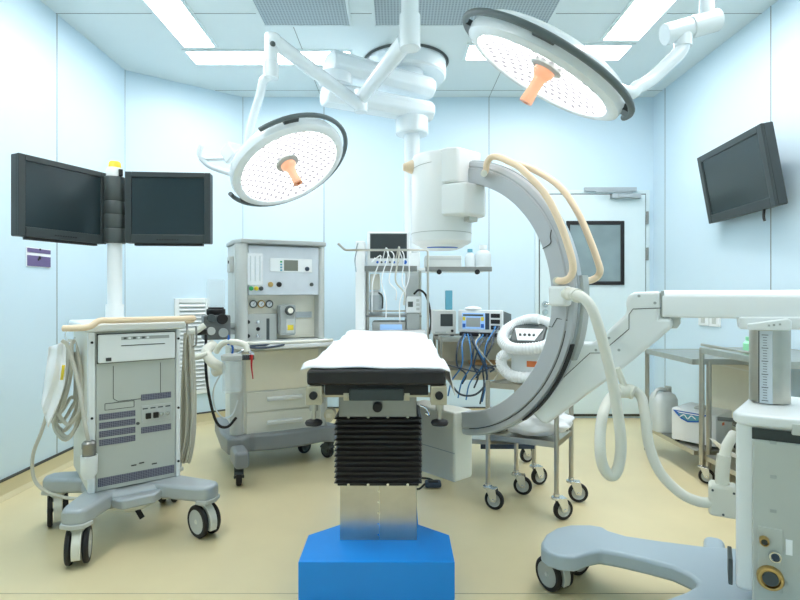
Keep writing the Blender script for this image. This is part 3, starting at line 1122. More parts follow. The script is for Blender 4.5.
# casters of the machine
for p, yw in ((W(239, 478, 3.28), R(-100)), (V((-.70, 3.95, 0)), R(20)), (rootmx(am) @ V((ax1 + .02, .03, 0)), R(-60)), (V((-1.22, 4.05, 0)), R(60))):
    q = wl(am, (p.x, p.y, 0))
    caster(am, q.x, q.y, .052, .036, yw, fork='dgrey', tyre='black', hub='red' if p.y < 3.4 else 'dgrey', top=.132, cover=True, trail=.1)

# ------------------------------------------------------------------ operating table
TX = -.085
ot = thing('operating_table', 'operating table with black mattress, bellows column and blue base', 'operating table', (TX, 2.3, 0))


def ty(y):
    return y - 2.3


hw = .296
MB().prism([(x, ty(y), 0) for x, y in ((-hw, 2.013), (hw, 2.013), (hw, 2.24), (.17, 2.345), (.17, 3.0), (-.17, 3.0), (-.17, 2.345), (-hw, 2.24))], (0, 0, .163)).out('base', 'bluebase', ot, .004)
f = MB().span((-.158, ty(2.193), .16), (.158, ty(2.40), .4))
sc = f.out('column', 'steel', ot, .003)
f = MB()
for i in range(5):
    f.cyl((.0, ty(2.194), .185 + i * .045), (.0, ty(2.190), .185 + i * .045), .004, n=10)
f.box((.004, ty(2.1925), .28), (.002, .002, .24))
f.out('rivets', 'chrome', sc)
# bellows
f = MB()
n_ = 13
za, zb_ = .408, .668
pts = []
for i in range(n_):
    z = za + (zb_ - za) * i / (n_ - 1)
    pts += [(.166, z - .006), (.178, z), (.166, z + .008)]
prev = None
for g, z in pts:
    x, y0, y1 = g, ty(2.17) - (g - .166), ty(2.40) + (g - .166)
    ring = [f.bm.verts.new(v) for v in ((-x, y0, z), (x, y0, z), (x, y1, z), (-x, y1, z))]
    if prev:
        for k_ in range(4):
            f.bm.faces.new((prev[k_], prev[(k_ + 1) % 4], ring[(k_ + 1) % 4], ring[k_]))
    else:
        f.bm.faces.new(ring[::-1])
    prev = ring
f.bm.faces.new(prev)
bl = f.out('bellows', 'blackv', ot, ang=20)
f = MB()
f.span((-.165, ty(2.165), .395), (.165, ty(2.40), .408))
f.span((-.165, ty(2.165), .668), (.165, ty(2.40), .684))
f.out('bellows_frame', 'black', bl, .002)
f = MB()
for z in (.401, .676):
    for i in range(4):
        f.cyl((-.12 + .08 * i, ty(2.166), z), (-.12 + .08 * i, ty(2.16), z), .006, n=10)
f.out('bellows_screws', 'chrome', bl)
# head of column, chassis
MB().span((-.155, ty(2.12), .685), (.155, ty(2.5), .79)).out('column_head', 'dsteel', ot, .004)
MB().cyl((.0, ty(2.121), .728), (.0, ty(2.09), .728), .019).out('lock_knob', 'black', ot, .003)
f = MB()
f.span((-.196, ty(2.02), .79), (.196, ty(3.9), .83))
f.out('top_frame', 'black', ot, .003)
MB().span((-.103, ty(2.005), .772), (.103, ty(2.2), .815)).out('end_plate', 'charcoal', ot, .004)
# side rails, sockets, knobs
for s in (-1, 1):
    MB().span((s * .262 - .006, ty(2.06), .80), (s * .262 + .006, ty(3.9), .828)).out('side_rail', 'steel', ot, .002)
    f = MB()
    for y in (2.3, 2.9, 3.5):
        f.span((s * .19, ty(y), .803), (s * .258, ty(y + .04), .823))
    f.out('rail_bracket', 'steel', ot)
    cl = MB().span((s * .235 - .03, ty(2.0), .757), (s * .235 + .03, ty(2.07), .827)).out('rail_clamp', 'clampb', ot, .003)
    MB().cyl((s * .235, ty(1.999), .794), (s * .235, ty(1.985), .794), .015).out('socket', 'black', cl)
    f = MB()
    f.cyl((s * .24, ty(2.035), .69), (s * .24, ty(2.035), .758), .009, n=14)
    f.cyl((s * .24, ty(2.035), .73), (s * .24, ty(2.035), .757), .016, n=14)
    f.out('clamp_screw', 'steel', cl)
    MB().lathe([(0, .672), (.03, .675), (.034, .683), (.03, .691), (.018, .695), (0, .70)], (s * .24, ty(2.035), 0), n=24).out('clamp_knob', 'black', cl)
    f = MB()
    f.cyl((s * .11, ty(2.03), .79), (s * .21, ty(2.03), .79), .009, n=12)
    f.cyl((s * .105, ty(2.03), .785), (s * .125, ty(2.03), .785), .017, n=14)
    f.out('cross_bar', 'clampb', ot)
f = MB()
f.cyl((-.178, ty(2.02), .715), (-.178, ty(2.06), .715), .022, n=20)
f.cyl((-.178, ty(2.02), .715), (-.178, ty(2.0), .7), .012, n=14)
f.out('tilt_knob', 'clampb', ot)
f = MB()
f.tube([(.165, ty(2.03), .75), (.19, ty(2.01), .74), (.2, ty(2.02), .715), (.185, ty(2.03), .72)], .004, n=8)
f.out('spring_clip', 'chrome', ot)
# mattress
MB().span((-.262, ty(2.0), .83), (.262, ty(3.95), .888)).out('mattress', 'blackv', ot, .012, seg=3)
# anaesthetic screen bar
f = MB(ot)
zs_ = W(434, 250, 3.6).z
xr = .195
f.tube([(xr, 3.6, .70), (xr, 3.6, 1.0), (xr, 3.6, zs_ - .012), (xr - .012, 3.6, zs_), (-.1, 3.6, zs_), W(346, 250, 3.6), W(344, 249, 3.6), W(338, 243.5, 3.6)], .008, n=10, sub=1)
f.box((xr - .01, 3.6, .79), (.045, .04, .06))
f.out('screen_bar', 'steel', ot)
f = MB(ot)
f.tube([W(357, 250, 3.6), W(355, 260, 3.6), W(356, 272, 3.6)], .004, n=8)
f.tube([W(356, 250, 3.6), W(358, 243, 3.6)], .004, n=8, sub=1)
f.out('bar_hook', 'chrome', ot)

# drape over the mattress
dr = MB()


def drf(u, v):
    y = 2.025 + v * 1.95
    half = .262 + .006
    over = .04 + .02 * (1 - v) + .008 * math.sin(v * 7)
    if u < .5:
        over = .012 + .03 * v
    else:
        over += .06 * max(0, 1 - v * 3.2)
    s = (u - .5) * 2
    L = half + over
    d = s * L
    nz_ = noise.noise(V((d * 6, y * 5, 1.3)))
    z = .889 + .010 + .007 * nz_ + .004 * math.sin(y * 14 + d * 9)
    z += .012 * v
    x = d
    ed = abs(d) - half
    if ed > 0:
        sg = 1 if d > 0 else -1
        x = sg * (half + .008 + .2 * ed + .006 * math.sin(y * 7))
        z -= ed * .9
    elif ed > -.03:
        z -= .006 * ((ed + .03) / .03) ** 2
    if v == 0:
        z -= .004
    yy = y + (.018 * noise.noise(V((d * 7, 4, 2))) if v < .03 else 0)
    return V((x + TX - .005, yy, z))


dr.grid(drf, 44, 70)
tag(dr.out('drape', 'cloth', None, solid=.004), 'white drape sheet spread over the operating table mattress', 'drape')
f = MB()
fp = V(W(433, 484, 3.0))
fp = Wz(433, 484, .02)
t = thing('foot_pedal', 'small black foot pedal with cord on the floor behind the table column', 'foot pedal', (fp.x, fp.y, 0))
MB().box((0, 0, .022), (.1, .07, .034)).out('pedal_body', 'navy', t, .014, seg=3)
MB().box((.0, -.012, .042), (.06, .035, .008)).out('pedal_plate', 'black', t, .003)
f = MB()
f.tube([(-.05, 0, .02), (-.09, -.05, .008), (-.13, -.01, .008), (-.16, .1, .008), (-.1, .14, .008), (-.02, .13, .008), (.02, .05, .015)], .006, n=8)
f.out('cord', 'black', t)

# ------------------------------------------------------------------ surgical lamps
def lamp_head(t, c, n, r, arc, name_pref=''):
    Rm = rot_to(n)
    ro = r * 1.155
    f_ = MB(t)
    f_.lathe([(r * .99, .008), (r * 1.0, -.004), (r * 1.05, -.010), (ro, .004), (ro * 1.012, .03), (ro * .985, .06), (ro * .9, .085), (r * .6, .105), (r * .25, .115), (0, .117)], c, Rm, 64)
    hd = f_.out('lamp_housing', 'lampw', t, ang=50)
    # lens disc: own object coordinates so the LED pattern lies in its plane
    lb = MB().lathe([(0, .046), (r * .3, .044), (r * .6, .034), (r * .85, .018), (r * .99, .004)], n=64).out('lens', 'lens', t)
    q = rootmx(t).inverted() @ MX.LocRotScale(V(c), Rm.to_quaternion(), V((1, 1, 1)))
    lb.matrix_basis = q
    f_ = MB(t)
    f_.lathe([(r * .235, .045), (r * .235, .034), (r * .2, .028), (r * .15, .026), (0, .025)], c, Rm, 36)
    hf = f_.out('handle_flange', 'mgrey', t)
    f_ = MB(t)
    f_.lathe([(r * .155, .03), (r * .15, .012), (r * .115, .0), (.025, -.014), (.023, -.06), (.026, -.09), (.026, -.106), (.013, -.107), (.011, -.095), (0, -.095)], c, Rm, 28)
    f_.out('sterile_handle', 'peach', t)
    # bumper rail
    f_ = MB(t)
    a0, a1 = arc
    N = 40
    pts_ = []
    for i in range(N + 1):
        a = R(a0 + (a1 - a0) * i / N)
        rr = ro * 1.1
        pts_.append(V(c) + Rm @ V((rr * math.cos(a), rr * math.sin(a), .035)))
    f_.tube(pts_, .0125, n=10, sub=1)
    bp = f_.out('bumper_rail', 'bumper', t)
    for fr in (.1, .5, .92):
        f_ = MB(t)
        a = R(a0 + (a1 - a0) * fr)
        f_.box(V(c) + Rm @ V((ro * 1.04 * math.cos(a), ro * 1.04 * math.sin(a), .035)), (.05, .08, .022), Rm=Rm @ MX.Rotation(a, 3, 'Z'))
        f_.out('rail_clip', 'charcoal', bp, .003)
    return Rm, ro


LC, LN = V((-.60, 2.94, 1.868)), V((.47, -.29, -.834)).normalized()
tube0 = V((.058, 2.84, ZC))
ll = thing('surgical_lamp', 'round surgical lamp with orange handle on a folded white ceiling arm, left of centre', 'surgical lamp', tube0, 0, 'surgical lamps')
Rm, ro = lamp_head(ll, LC, LN, .28, (24, 300))
f = MB(ll)
f.cyl((tube0.x, 2.84, ZC), (tube0.x, 2.84, 2.62), .048)
f.cyl((tube0.x, 2.84, 2.66), (tube0.x, 2.84, 2.48), .056)
f.out('ceiling_tube', 'lampw', ll, .004)
MB(ll).lathe([(0, 3.05), (.12, 3.05), (.12, 3.02), (.06, 2.99), (0, 2.99)], (tube0.x, 2.84, 0)).out('ceiling_flange', 'lampw', ll)
E1 = W(361, 99, 3.55)
f = MB(ll)
f.cyl((tube0.x - .02, 2.86, 2.535), E1 + V((0, 0, .0)), .05, .042)
f.out('extension_arm', 'lampw', ll)
f = MB(ll)
f.cyl(E1 + V((0, 0, .06)), E1 + V((0, 0, -.09)), .045)
f.out('elbow_joint', 'lampw', ll, .006)
S1 = W(274, 41, 2.9)
f = MB(ll)
f.cyl(E1 + V((0, 0, -.05)), S1, .042, .04)
f.ball(S1, .044)
f.out('spring_arm', 'lampw', ll)
J0, J1 = W(271.5, 34, 2.9), W(271, 79, 2.9)
f = MB(ll)
f.cyl(J0, J1, .036)
f.cyl(W(271, 62, 2.9), J1, .041)
f.out('drop_joint', 'lampw', ll, .006)
MB(ll).ball(S1 + V((-.0, -.03, -.03)), .016, 10).out('arm_bolt', 'dgrey', ll)
# yoke
Rl = LC + Rm @ V((-ro * .9, -.02, .05))
Yk = W(235, 154, 3.02)
f = MB(ll)
f.tube([W(268, 76, 2.9), W(263, 82, 2.9), W(260, 95, 2.91), W(252, 122, 2.96), W(247, 146, 3.0), W(240, 154, 3.02)], .024, n=12)
f.out('yoke_tube', 'lampw', ll)
f = MB(ll)
f.box(W(236, 155, 3.0), (.13, .09, .09), Rm=Rm)
f.out('yoke_block', 'lampw', ll, .01)
f = MB(ll)
f.tube([W(232, 158, 3.0), W(212, 159, 3.0), W(202, 158, 3.0), W(199, 153, 3.0), W(201, 146, 3.0)], .012, n=10)
f.tube([W(201, 158, 3.0), W(210, 166, 3.0), W(226, 172, 2.98), W(240, 176, 2.95)], .016, n=10)
f.out('yoke_handle', 'lampw', ll)

RC, RN = V((.54, 2.03, 2.0)), V((-.5, .23, -.834)).normalized()
tr0 = W(707, 20, 2.15)
rl = thing('surgical_lamp', 'large round surgical lamp tilted above the C-arm, on a bent arm at the right', 'surgical lamp', (tr0.x, 2.15, ZC), 0, 'surgical lamps')
Rm, ro = lamp_head(rl, RC, RN, .28, (84, 296))
f = MB(rl)
f.cyl((tr0.x, 2.15, ZC), (tr0.x, 2.15, tr0.z - .0), .028)
f.out('ceiling_tube', 'lampw', rl)
MB(rl).lathe([(0, ZC), (.1, ZC), (.1, ZC - .03), (.04, ZC - .06), (0, ZC - .06)], (tr0.x, 2.15, 0)).out('ceiling_flange', 'lampw', rl)
f = MB(rl)
a, b = W(664, 35, 2.15), W(718, 20, 2.15)
f.cyl(a, a.lerp(b, .48), .041)
f.cyl(a.lerp(b, .49), b, .043)
f.cyl(a.lerp(b, .47), a.lerp(b, .5), .038)
f.out('swivel_joint', 'lampw', rl, .008)
f = MB(rl)
f.cyl(W(683, 30, 2.15), W(683, 47, 2.15), .034)
f.tube([W(683, 44, 2.15), W(680, 52, 2.15), W(668, 64, 2.15), W(652, 79, 2.15), W(638, 87, 2.13), W(622, 92, 2.11), RC + Rm @ V((ro * .2, 0, .1))], .028, n=14)
f.out('bent_arm', 'lampw', rl)
f = MB(rl)
f.lathe([(0, .08), (.07, .1), (.07, .14), (.03, .16), (0, .16)], RC, Rm, 28)
f.out('arm_socket', 'lampw', rl)

# ------------------------------------------------------------------ ceiling supply pendant with shelves
PD = V((.056, 4.31, 0))
pd = thing('ceiling_pendant', 'white ceiling supply pendant with double arm, column and equipment shelves by the back wall', 'supply pendant', (PD.x, PD.y, ZC))
MB(pd).lathe([(0, ZC), (.34, ZC), (.345, ZC - .005), (.335, ZC - .02)], PD, n=48).out('ceiling_seal', 'dgrey', pd)
MB(pd).lathe([(0, ZC - .01), (.325, ZC - .012), (.325, ZC - .12), (.31, ZC - .135), (.16, ZC - .14), (.15, ZC - .16), (0, ZC - .16)], PD, n=56).out('ceiling_cover', 'lampw', pd)


def arm(a, b, w_, h_, name):
    a, b = V(a), V(b)
    d = b - a
    d.z = 0
    L = d.length
    d.normalize()
    q = V((-d.y, d.x, 0))
    prof = [(-w_ / 2, -h_ * .2), (-w_ * .3, -h_ / 2), (w_ * .3, -h_ / 2), (w_ / 2, -h_ * .2), (w_ / 2, h_ * .2), (w_ * .3, h_ / 2), (-w_ * .3, h_ / 2), (-w_ / 2, h_ * .2)]
    MB(pd).prism([a + q * x + V((0, 0, z)) for x, z in prof], b - a).out(name, 'lampw', pd, .015)


PL = V((-.45, 3.78, 0))
PR = V((.17, 4.16, 0))
arm((-.49, 3.73, 2.79), (.235, 4.22, 2.79), .21, .16, 'upper_arm')
arm((-.53, 3.76, 2.59), (.235, 4.17, 2.59), .2, .15, 'lower_arm')
MB(pd).cyl((PD.x, PD.y - .12, 2.94), (PD.x, PD.y - .12, 2.86), .14, n=36).out('spindle', 'lampw', pd, .006)
MB(pd).cyl(PL + V((0, 0, 2.73)), PL + V((0, 0, 2.65)), .12, n=36).out('arm_joint', 'lampw', pd, .006)
CP = V((.1, 4.1, 0))
f = MB(pd)
f.cyl(CP + V((0, 0, 2.53)), CP + V((0, 0, 2.40)), .125, n=36)
f.out('column_flange', 'lampw', pd, .012)
f = MB(pd)
f.cyl(CP + V((0, 0, 2.43)), CP + V((0, 0, 1.5)), .062, n=32)
f.out('column', 'lampw', pd)
# head: white side panel, box column, shelves
f = MB(pd)
xa, xb = W(357, 0, 4.0).x, W(366, 0, 4.0).x
f.span((xa, 3.85, .80), (xb, 4.5, 1.56))
f.out('side_panel', 'white', pd, .006)
f = MB(pd)
f.span((.05, 4.3, .8), (.17, 4.5, 1.62))
f.span((.06, 4.04, 1.56), (.14, 4.3, 1.62))
f.out('service_column', 'white', pd, .01)
us = W(0, 268, 3.9).z
f = MB(pd)
f.span((xb, 3.85, us - .02), (.655, 4.27, us))
sh1 = f.out('upper_shelf', 'white', pd, .003)
f = MB(pd)
f.span((.19, 3.83, us - .028), (.668, 3.849, us + .006))
f.span((xb, 3.83, us - .028), (.13, 3.849, us + .012))
rl_ = f.out('shelf_rail', 'dsteel', sh1, .002)
for px in (439, 477):
    a = W(px, 272, 3.83)
    MB(pd).cyl(a, a + V((0, -.02, 0)), .018, n=18).out('rail_knob', 'black', sh1)
f = MB(pd)
ls = W(0, 315, 4.05).z
f.span((xb, 4.0, ls - .015), (.17, 4.4, ls))
f.span((xb, 4.0, .78), (.17, 4.4, .80))
f.out('lower_shelf', 'dsteel', pd, .002)
f = MB(pd)
for px in (367.5, 420):
    p = W(px, 300, 4.03)
    f.cyl((p.x, 4.03, .78), (p.x, 4.03, us), .011, n=12)
f.cyl(W(367, 311, 4.02), W(420, 311, 4.02), .006, n=10)
f.out('shelf_posts', 'steel', pd)

# patient monitor on the upper shelf
a, b = W(367, 266, 3.9), W(410, 231.5, 3.9)
t = thing('patient_monitor', 'white patient monitor with grey screen standing on the pendant upper shelf', 'patient monitor', ((a.x + b.x) / 2, 3.9, us))
w_, h_ = (b.x - a.x) / 2, b.z - us
MB().span((-w_, 0, .012), (w_, .13, h_)).out('housing', 'white', t, .012)
MB().span((-w_ + .03, -.004, .078), (w_ - .03, .01, h_ - .022)).out('screen', 'charcoal', t, .003)
MB().span((-w_ + .022, -.002, .07), (w_ - .022, .006, h_ - .014)).out('bezel', 'dgrey', t, .003)
f = MB()
for x in (-.12, .12):
    f.span((x - .03, .02, 0), (x + .03, .12, .014))
f.out('feet', 'dgrey', t)
for i in range(6):
    MB().cyl((-.08 + i * .03, -.001, .042), (-.08 + i * .03, -.008, .042), .007 if i % 2 else .009, n=12).out('button', 'dgrey' if i % 2 else 'blue', t)
MB().cyl((.12, -.001, .042), (.12, -.014, .042), .015, n=16).out('dial', 'blue', t)
for i, (px, top, x2, y2) in enumerate(((375, 262, 372, 312), (383, 248, 386, 318), (390, 250, 396, 300), (396, 247, 404, 305), (402, 249, 405, 300), (408, 252, 400, 322))):
    f = MB(t)
    p0 = W(px, 262, 3.95)
    f.tube([W(px, 258, 3.895), W(px + (3 if i % 2 else -3), top, 3.82), W(px + 6 - i, 256, 3.79), W(px - 2 + i * .5, 280, 3.79), W(x2, (y2 + 280) / 2, 3.79), W(x2, y2, 3.82)], .0045 if i != 3 else .006, n=8)
    f.out('lead', 'hose' if i != 3 else 'gcable', t)
# infusion syringe pump with blue front on the lower deck
a, b = W(372, 331, 4.0), W(406, 317, 4.0)
t = thing('syringe_pump', 'grey pump with pale blue display on the low pendant shelf, just above the drape', 'pump', ((a.x + b.x) / 2, 4.02, .80))
w_, h_ = (b.x - a.x) / 2, ls - .05 - .80
MB().span((-w_, 0, 0), (w_, .25, h_)).out('housing', 'cgrey', t, .006)
MB().span((-w_ + .06, -.004, .03), (w_ - .03, .01, h_ - .02)).out('display', 'lblue', t, .002)
MB().cyl((-w_ + .03, -.001, .05), (-w_ + .03, -.02, .05), .014, n=16).out('knob', 'black', t)
# suction unit left
p = W(376, 300, 4.1)
t = thing('suction_canister', 'clear suction canister with beige head on the pendant shelf, under the patient monitor', 'canister', (p.x, 4.1, ls))
MB().lathe([(0, 0), (.045, 0), (.048, .01), (.048, .15), (.042, .15), (.042, .01), (0, .008)], n=28).out('jar', 'milky', t)
MB().lathe([(.05, .15), (.052, .17), (.03, .185), (0, .19)], n=28).out('lid', 'white', t)
f = MB()
f.span((-.045, -.02, .19), (.03, .05, .315))
f.out('regulator', 'recess', t, .01)
f = MB()
f.tube([(.02, -.04, .17), (.05, -.06, .14), (.05, -.05, .05)], .007, n=8)
f.out('tubing', 'dgrey', t)
# infusion pump on the right post
a, b = W(406, 313, 3.98), W(421, 296, 3.98)
t = thing('infusion_pump', 'white infusion pump with small dark display clamped to the pendant post', 'pump', ((a.x + b.x) / 2, 3.98, a.z))
w_, h_ = (b.x - a.x) / 2, b.z - a.z
MB().span((-w_, 0, 0), (w_, .1, h_)).out('housing', 'white', t, .008)
MB().span((-w_ + .015, -.004, .045), (w_ - .06, .01, .085)).out('display', 'dgrey', t)
for i in range(3):
    MB().span((w_ - .035, -.005, .02 + i * .032), (w_ - .012, .01, .04 + i * .032)).out('key', 'cgrey', t, .002)
MB().span((-w_ + .005, .01, -.14), (w_ - .01, .08, -.002)).out('pole_clamp', 'mgrey', t, .006)
f = MB(t)
f.tube([W(414, 294, 3.99), W(419, 290, 3.97), W(425, 294, 3.96), W(429, 305, 3.96), W(431, 322, 3.96), W(429, 334, 3.97)], .008, n=8)
f.out('power_cord', 'black', t)
# things on the right of the upper shelf
p = V((.33, 4.18, us))
t = thing('equipment_box', 'pale grey flat equipment box on the pendant shelf, below the image intensifier', 'box', p)
MB().span((-.13, -.1, .0), (.15, .12, .105)).out('case', 'cgrey', t, .008)
MB().span((-.128, -.104, .075), (.148, -.098, .08)).out('lid_seam', 'mgrey', t)
for px, hh_, lb_ in ((470, .16, 'white plastic bottle with blue neck on the pendant shelf, the left of two'), (483, .19, 'larger round white plastic bottle at the right end of the pendant shelf')):
    p = W(px, 260, 4.15)
    r_ = .04 if px == 470 else .062
    t = thing('shelf_bottle', lb_, 'bottle', (p.x, 4.15, us), 0, 'bottles on the pendant shelf')
    MB().lathe([(0, 0), (r_ * .9, 0), (r_, .012), (r_, hh_ * .6), (r_ * .75, hh_ * .75), (r_ * .4, hh_ * .8), (r_ * .4, hh_ * .86), (0, hh_ * .86)], n=28).out('body', 'milky', t)
    MB().lathe([(0, hh_ * .84), (r_ * .5, hh_ * .84), (r_ * .5, hh_), (0, hh_)], n=20).out('cap', 'teal' if px == 470 else 'white', t)


# ------------------------------------------------------------------ steel trolleys
def trolley(name, label, corners, shelves, top_posts, post_r=.0125, wheel_r=.054, yaws=None, group='steel trolleys', tray='steel', rails=()):
    c = sum((V(p + (0,)) for p in corners), V()) / 4
    t_ = thing(name, label, 'trolley', c, 0, group)
    cl_ = [V(p + (0,)) - c for p in corners]
    for i, p in enumerate(cl_):
        MB().cyl(p + V((0, 0, wheel_r * 2 + .02)), p + V((0, 0, top_posts)), post_r, n=14).out('post', 'steel', t_)
    for z in shelves:
        f_ = MB()
        f_.prism([p * .97 + V((0, 0, z - .012)) for p in cl_], (0, 0, .008))
        s_ = f_.out('shelf', tray, t_)
        f_ = MB()
        for i in range(4):
            a_, b2 = cl_[i], cl_[(i + 1) % 4]
            d = (b2 - a_).normalized()
            n2 = V((d.y, -d.x, 0))
            f_.prism([a_ * .99 + V((0, 0, z - .024)) - n2 * .006, a_ * .99 + V((0, 0, z - .024)) + n2 * .006, a_ * .99 + V((0, 0, z + .006)) + n2 * .006, a_ * .99 + V((0, 0, z + .006)) - n2 * .006], (b2 - a_) * .99)
        f_.out('shelf_edge', 'steel', s_)
    yaws = yaws or (.4, -.3, .8, .2)
    for p, yw in zip(cl_, yaws):
        fw = V((math.cos(yw), math.sin(yw), 0))
        q = p - fw * (wheel_r * .7)
        caster(t_, q.x, q.y, wheel_r, .026, yw, trail=.7, top=wheel_r * 2 + .03)
    return t_, cl_, c


front_c = [(.488, 2.93), (.818, 2.77), (.975, 3.02), (.69, 3.14)]
tf, tcl, tcc = trolley('steel_trolley', 'small two shelf steel trolley under the warming unit, behind the C-arm', front_c, (.40, .685), .70, yaws=(R(150), R(195), R(170), R(160)))
# rear trolley
rc = [(.265, 3.42), (.83, 3.28), (.86, 3.72), (.25, 3.72)]
tr, rcl, rcc = trolley('steel_trolley', 'steel equipment trolley carrying the electrosurgical units behind the drape', rc, (.255, .715, .895), .905, yaws=(R(150), R(200), R(200), R(150)))
f = MB(tr)
f.span((.27, 3.70, .58), (.83, 3.712, .865))
f.out('back_panel', 'beigep', tr)
f = MB(tr)
f.span((.5, 3.262, .228), (.83, 3.272, .255))
f.out('blue_edge_strip', 'navy', tr)
f = MB()
p = W(486, 352, 3.5)
f.lathe([(0, 0), (.09, 0), (.1, .02), (.094, .02), (.085, .008), (0, .008)], (0, 0, 0), n=32)
f.bm.transform(MX.Diagonal(V((1, .7, 1, 1))))
o = f.out('kidney_tray', 'cork', None)
o.location = (.55, 3.5, .718)
tag(o, 'tan oval tray on the middle shelf of the equipment trolley', 'tray')

# electrosurgical unit (yawed) and its neighbour
p = W(480, 334, 3.42)
eu = thing('electrosurgical_unit', 'white electrosurgical unit with lit screen and blue cables on the equipment trolley', 'electrosurgical unit', (.525, 3.47, .902), R(-27))
w_ = .15
MB().span((-w_, 0, .022), (w_, .035, .17)).out('front_case', 'white', eu, .008)
f = MB()
f.prism([(-w_ + .01, .03, .025), (-w_ + .01, .03, .165), (-w_ + .01, .22, .14), (-w_ + .01, .22, .025)], (2 * w_ - .01, 0, 0))
f.out('rear_case', 'dgrey', eu, .004)
f = MB()
f.span((-w_ + .02, -.03, .0), (w_ - .02, .18, .024))
f.out('foot', 'black', eu, .004)
sc = MB().span((-w_ + .03, -.004, .045), (w_ - .115, .008, .15)).out('screen', 'lblue', eu, .002)
f = MB()
f.span((-w_ + .038, -.006, .13), (w_ - .125, -.003, .142))
f.out('screen_title', 'dgrey', sc)
for i, c_ in enumerate(('yellow', 'yellow', 'blue', 'blue')):
    x = (-w_ + .034) if i % 2 == 0 else (w_ - .14)
    z = .1 if i < 2 else .055
    MB().span((x, -.006, z), (x + .02, -.003, z + .025)).out('screen_block', c_, sc)
MB().span((-w_ + .06, -.0065, .06), (w_ - .145, -.0035, .12)).out('screen_field', 'mgrey', sc)
MB().span((w_ - .112, -.003, .045), (w_ - .085, .008, .15)).out('key_strip', 'navy', eu)
for i in range(3):
    MB().span((w_ - .075, -.004, .045 + i * .038), (w_ - .015, .008, .072 + i * .038)).out('socket', 'black', eu, .002)
emx = rootmx(eu)
for i, (x, x1, x2, zb3) in enumerate(((.1, 486, 470, 400), (.12, 487, 494, 372), (-.08, 470, 462, 398), (-.06, 474, 480, 378), (.02, 476, 486, 402), (.05, 480, 478, 388), (-.1, 462, 452, 396), (-.11, 458, 466, 384), (.0, 476, 498, 380), (.09, 492, 484, 404))):
    f = MB(eu)
    st = emx @ V((x, -.02, .06 if i < 2 else .01))
    f.tube([st, st + V((0, -.05, .0)), W(x1, 345, 3.24), W((x1 + x2) / 2 + 5 * (-1) ** i, 365, 3.22), W(x2, (zb3 + 365) / 2, 3.22), W(x2 - 4, zb3, 3.22)], .0055 if i % 2 else .0045, n=8)
    f.out('cable', 'bluecable' if i in (0, 2, 4, 6) else ('gcable' if i == 8 else 'navy'), eu)
f = MB(eu)
f.tube([W(472, 340, 3.24), W(487, 375, 3.2), W(478, 393, 3.16), W(462, 395, 3.16), W(452, 385, 3.16), W(447, 372, 3.18)], .006, n=8)
f.tube([W(443, 364, 3.2), W(460, 368, 3.2), W(480, 372, 3.2), W(495, 366, 3.2), W(505, 372, 3.2)], .004, n=8)
f.out('trailing_lead', 'navy', eu)
nu = thing('generator_unit', 'pale blue grey unit with a dark square screen, left of the electrosurgical unit', 'medical monitor', (.305, 3.47, .902))
MB().span((-.085, 0, .01), (.066, .2, .168)).out('case', 'cgrey', nu, .006)
MB().span((-.035, -.004, .065), (.045, .01, .145)).out('screen', 'charcoal', nu, .003)
MB().cyl((.04, -.001, .035), (.04, -.014, .035), .009, n=14).out('knob', 'black', nu)
MB().span((-.07, -.003, .02), (.0, .006, .03)).out('vent', 'mgrey', nu)
f = MB()
for x in (-.06, .045):
    f.cyl((x, .04, 0), (x, .04, .012), .012, n=12)
    f.cyl((x, .16, 0), (x, .16, .012), .012, n=12)
f.out('feet', 'black', nu)
tag(MB().span((-.022, -.02, 0), (.024, .03, .13)).out('tall_box', 'teal', None, .003), 'tall teal carton standing on the pale blue grey unit', 'box').location = (.335, 3.60, 1.071)
tag(MB().lathe([(0, 0), (.05, 0), (.058, .012), (.05, .02), (.03, .026), (0, .03)], n=24).out('instrument_dish', 'white', None), 'small white dish on top of the electrosurgical unit', 'dish').location = (.49, 3.53, 1.068)

# warming unit with ribbed hose on the small trolley
WY = R(-24)
wu = thing('warming_unit', 'white patient warming blower wrapped in a ribbed white hose on the small trolley', 'warming unit', (.725, 2.96, .692), WY)
wu.scale = (.9, .9, .9)
f = MB()
f.prism([(-.1, -.09, 0), (.1, -.09, 0), (.1, .1, 0), (-.1, .1, 0)], (0, 0, .22))
f.out('housing', 'white', wu, .03, seg=3)
f = MB()
f.prism([(-.1, -.105, .235), (-.08, -.13, .225), (.08, -.13, .225), (.1, -.105, .235), (.1, .06, .32), (-.1, .06, .32)], (0, 0, .035))
hd = f.out('control_head', 'dgrey', wu, .01)
f = MB()
f.prism([(-.05, -.125, .258), (.05, -.125, .258), (.085, -.02, .32), (-.085, -.02, .32)], (0, -.003, .006))
f.out('control_panel', 'white', hd, .002)
f = MB()
for i in range(4):
    f.cyl((-.04 + i * .027, -.085, .283), (-.04 + i * .027, -.09, .298), .008, n=12)
f.out('buttons', 'dgrey', hd)
MB().span((-.0, -.095, .1), (.085, -.089, .135)).out('orange_label', 'orange', wu)


def ribbed(pts_, r, name, parent):
    f_ = MB()
    L = sum((V(b_2) - V(a_2)).length for a_2, b_2 in zip(pts_, pts_[1:]))
    n_rib = max(20, int(L / .0145))
    f_.tube(pts_, lambda t_: r * (1 + .05 * math.sin(t_ * n_rib * 2 * PI)), n=18, sub=max(8, int(n_rib * 6 / (len(pts_) - 1))))
    return f_.out(name, 'hose', parent, ang=60)


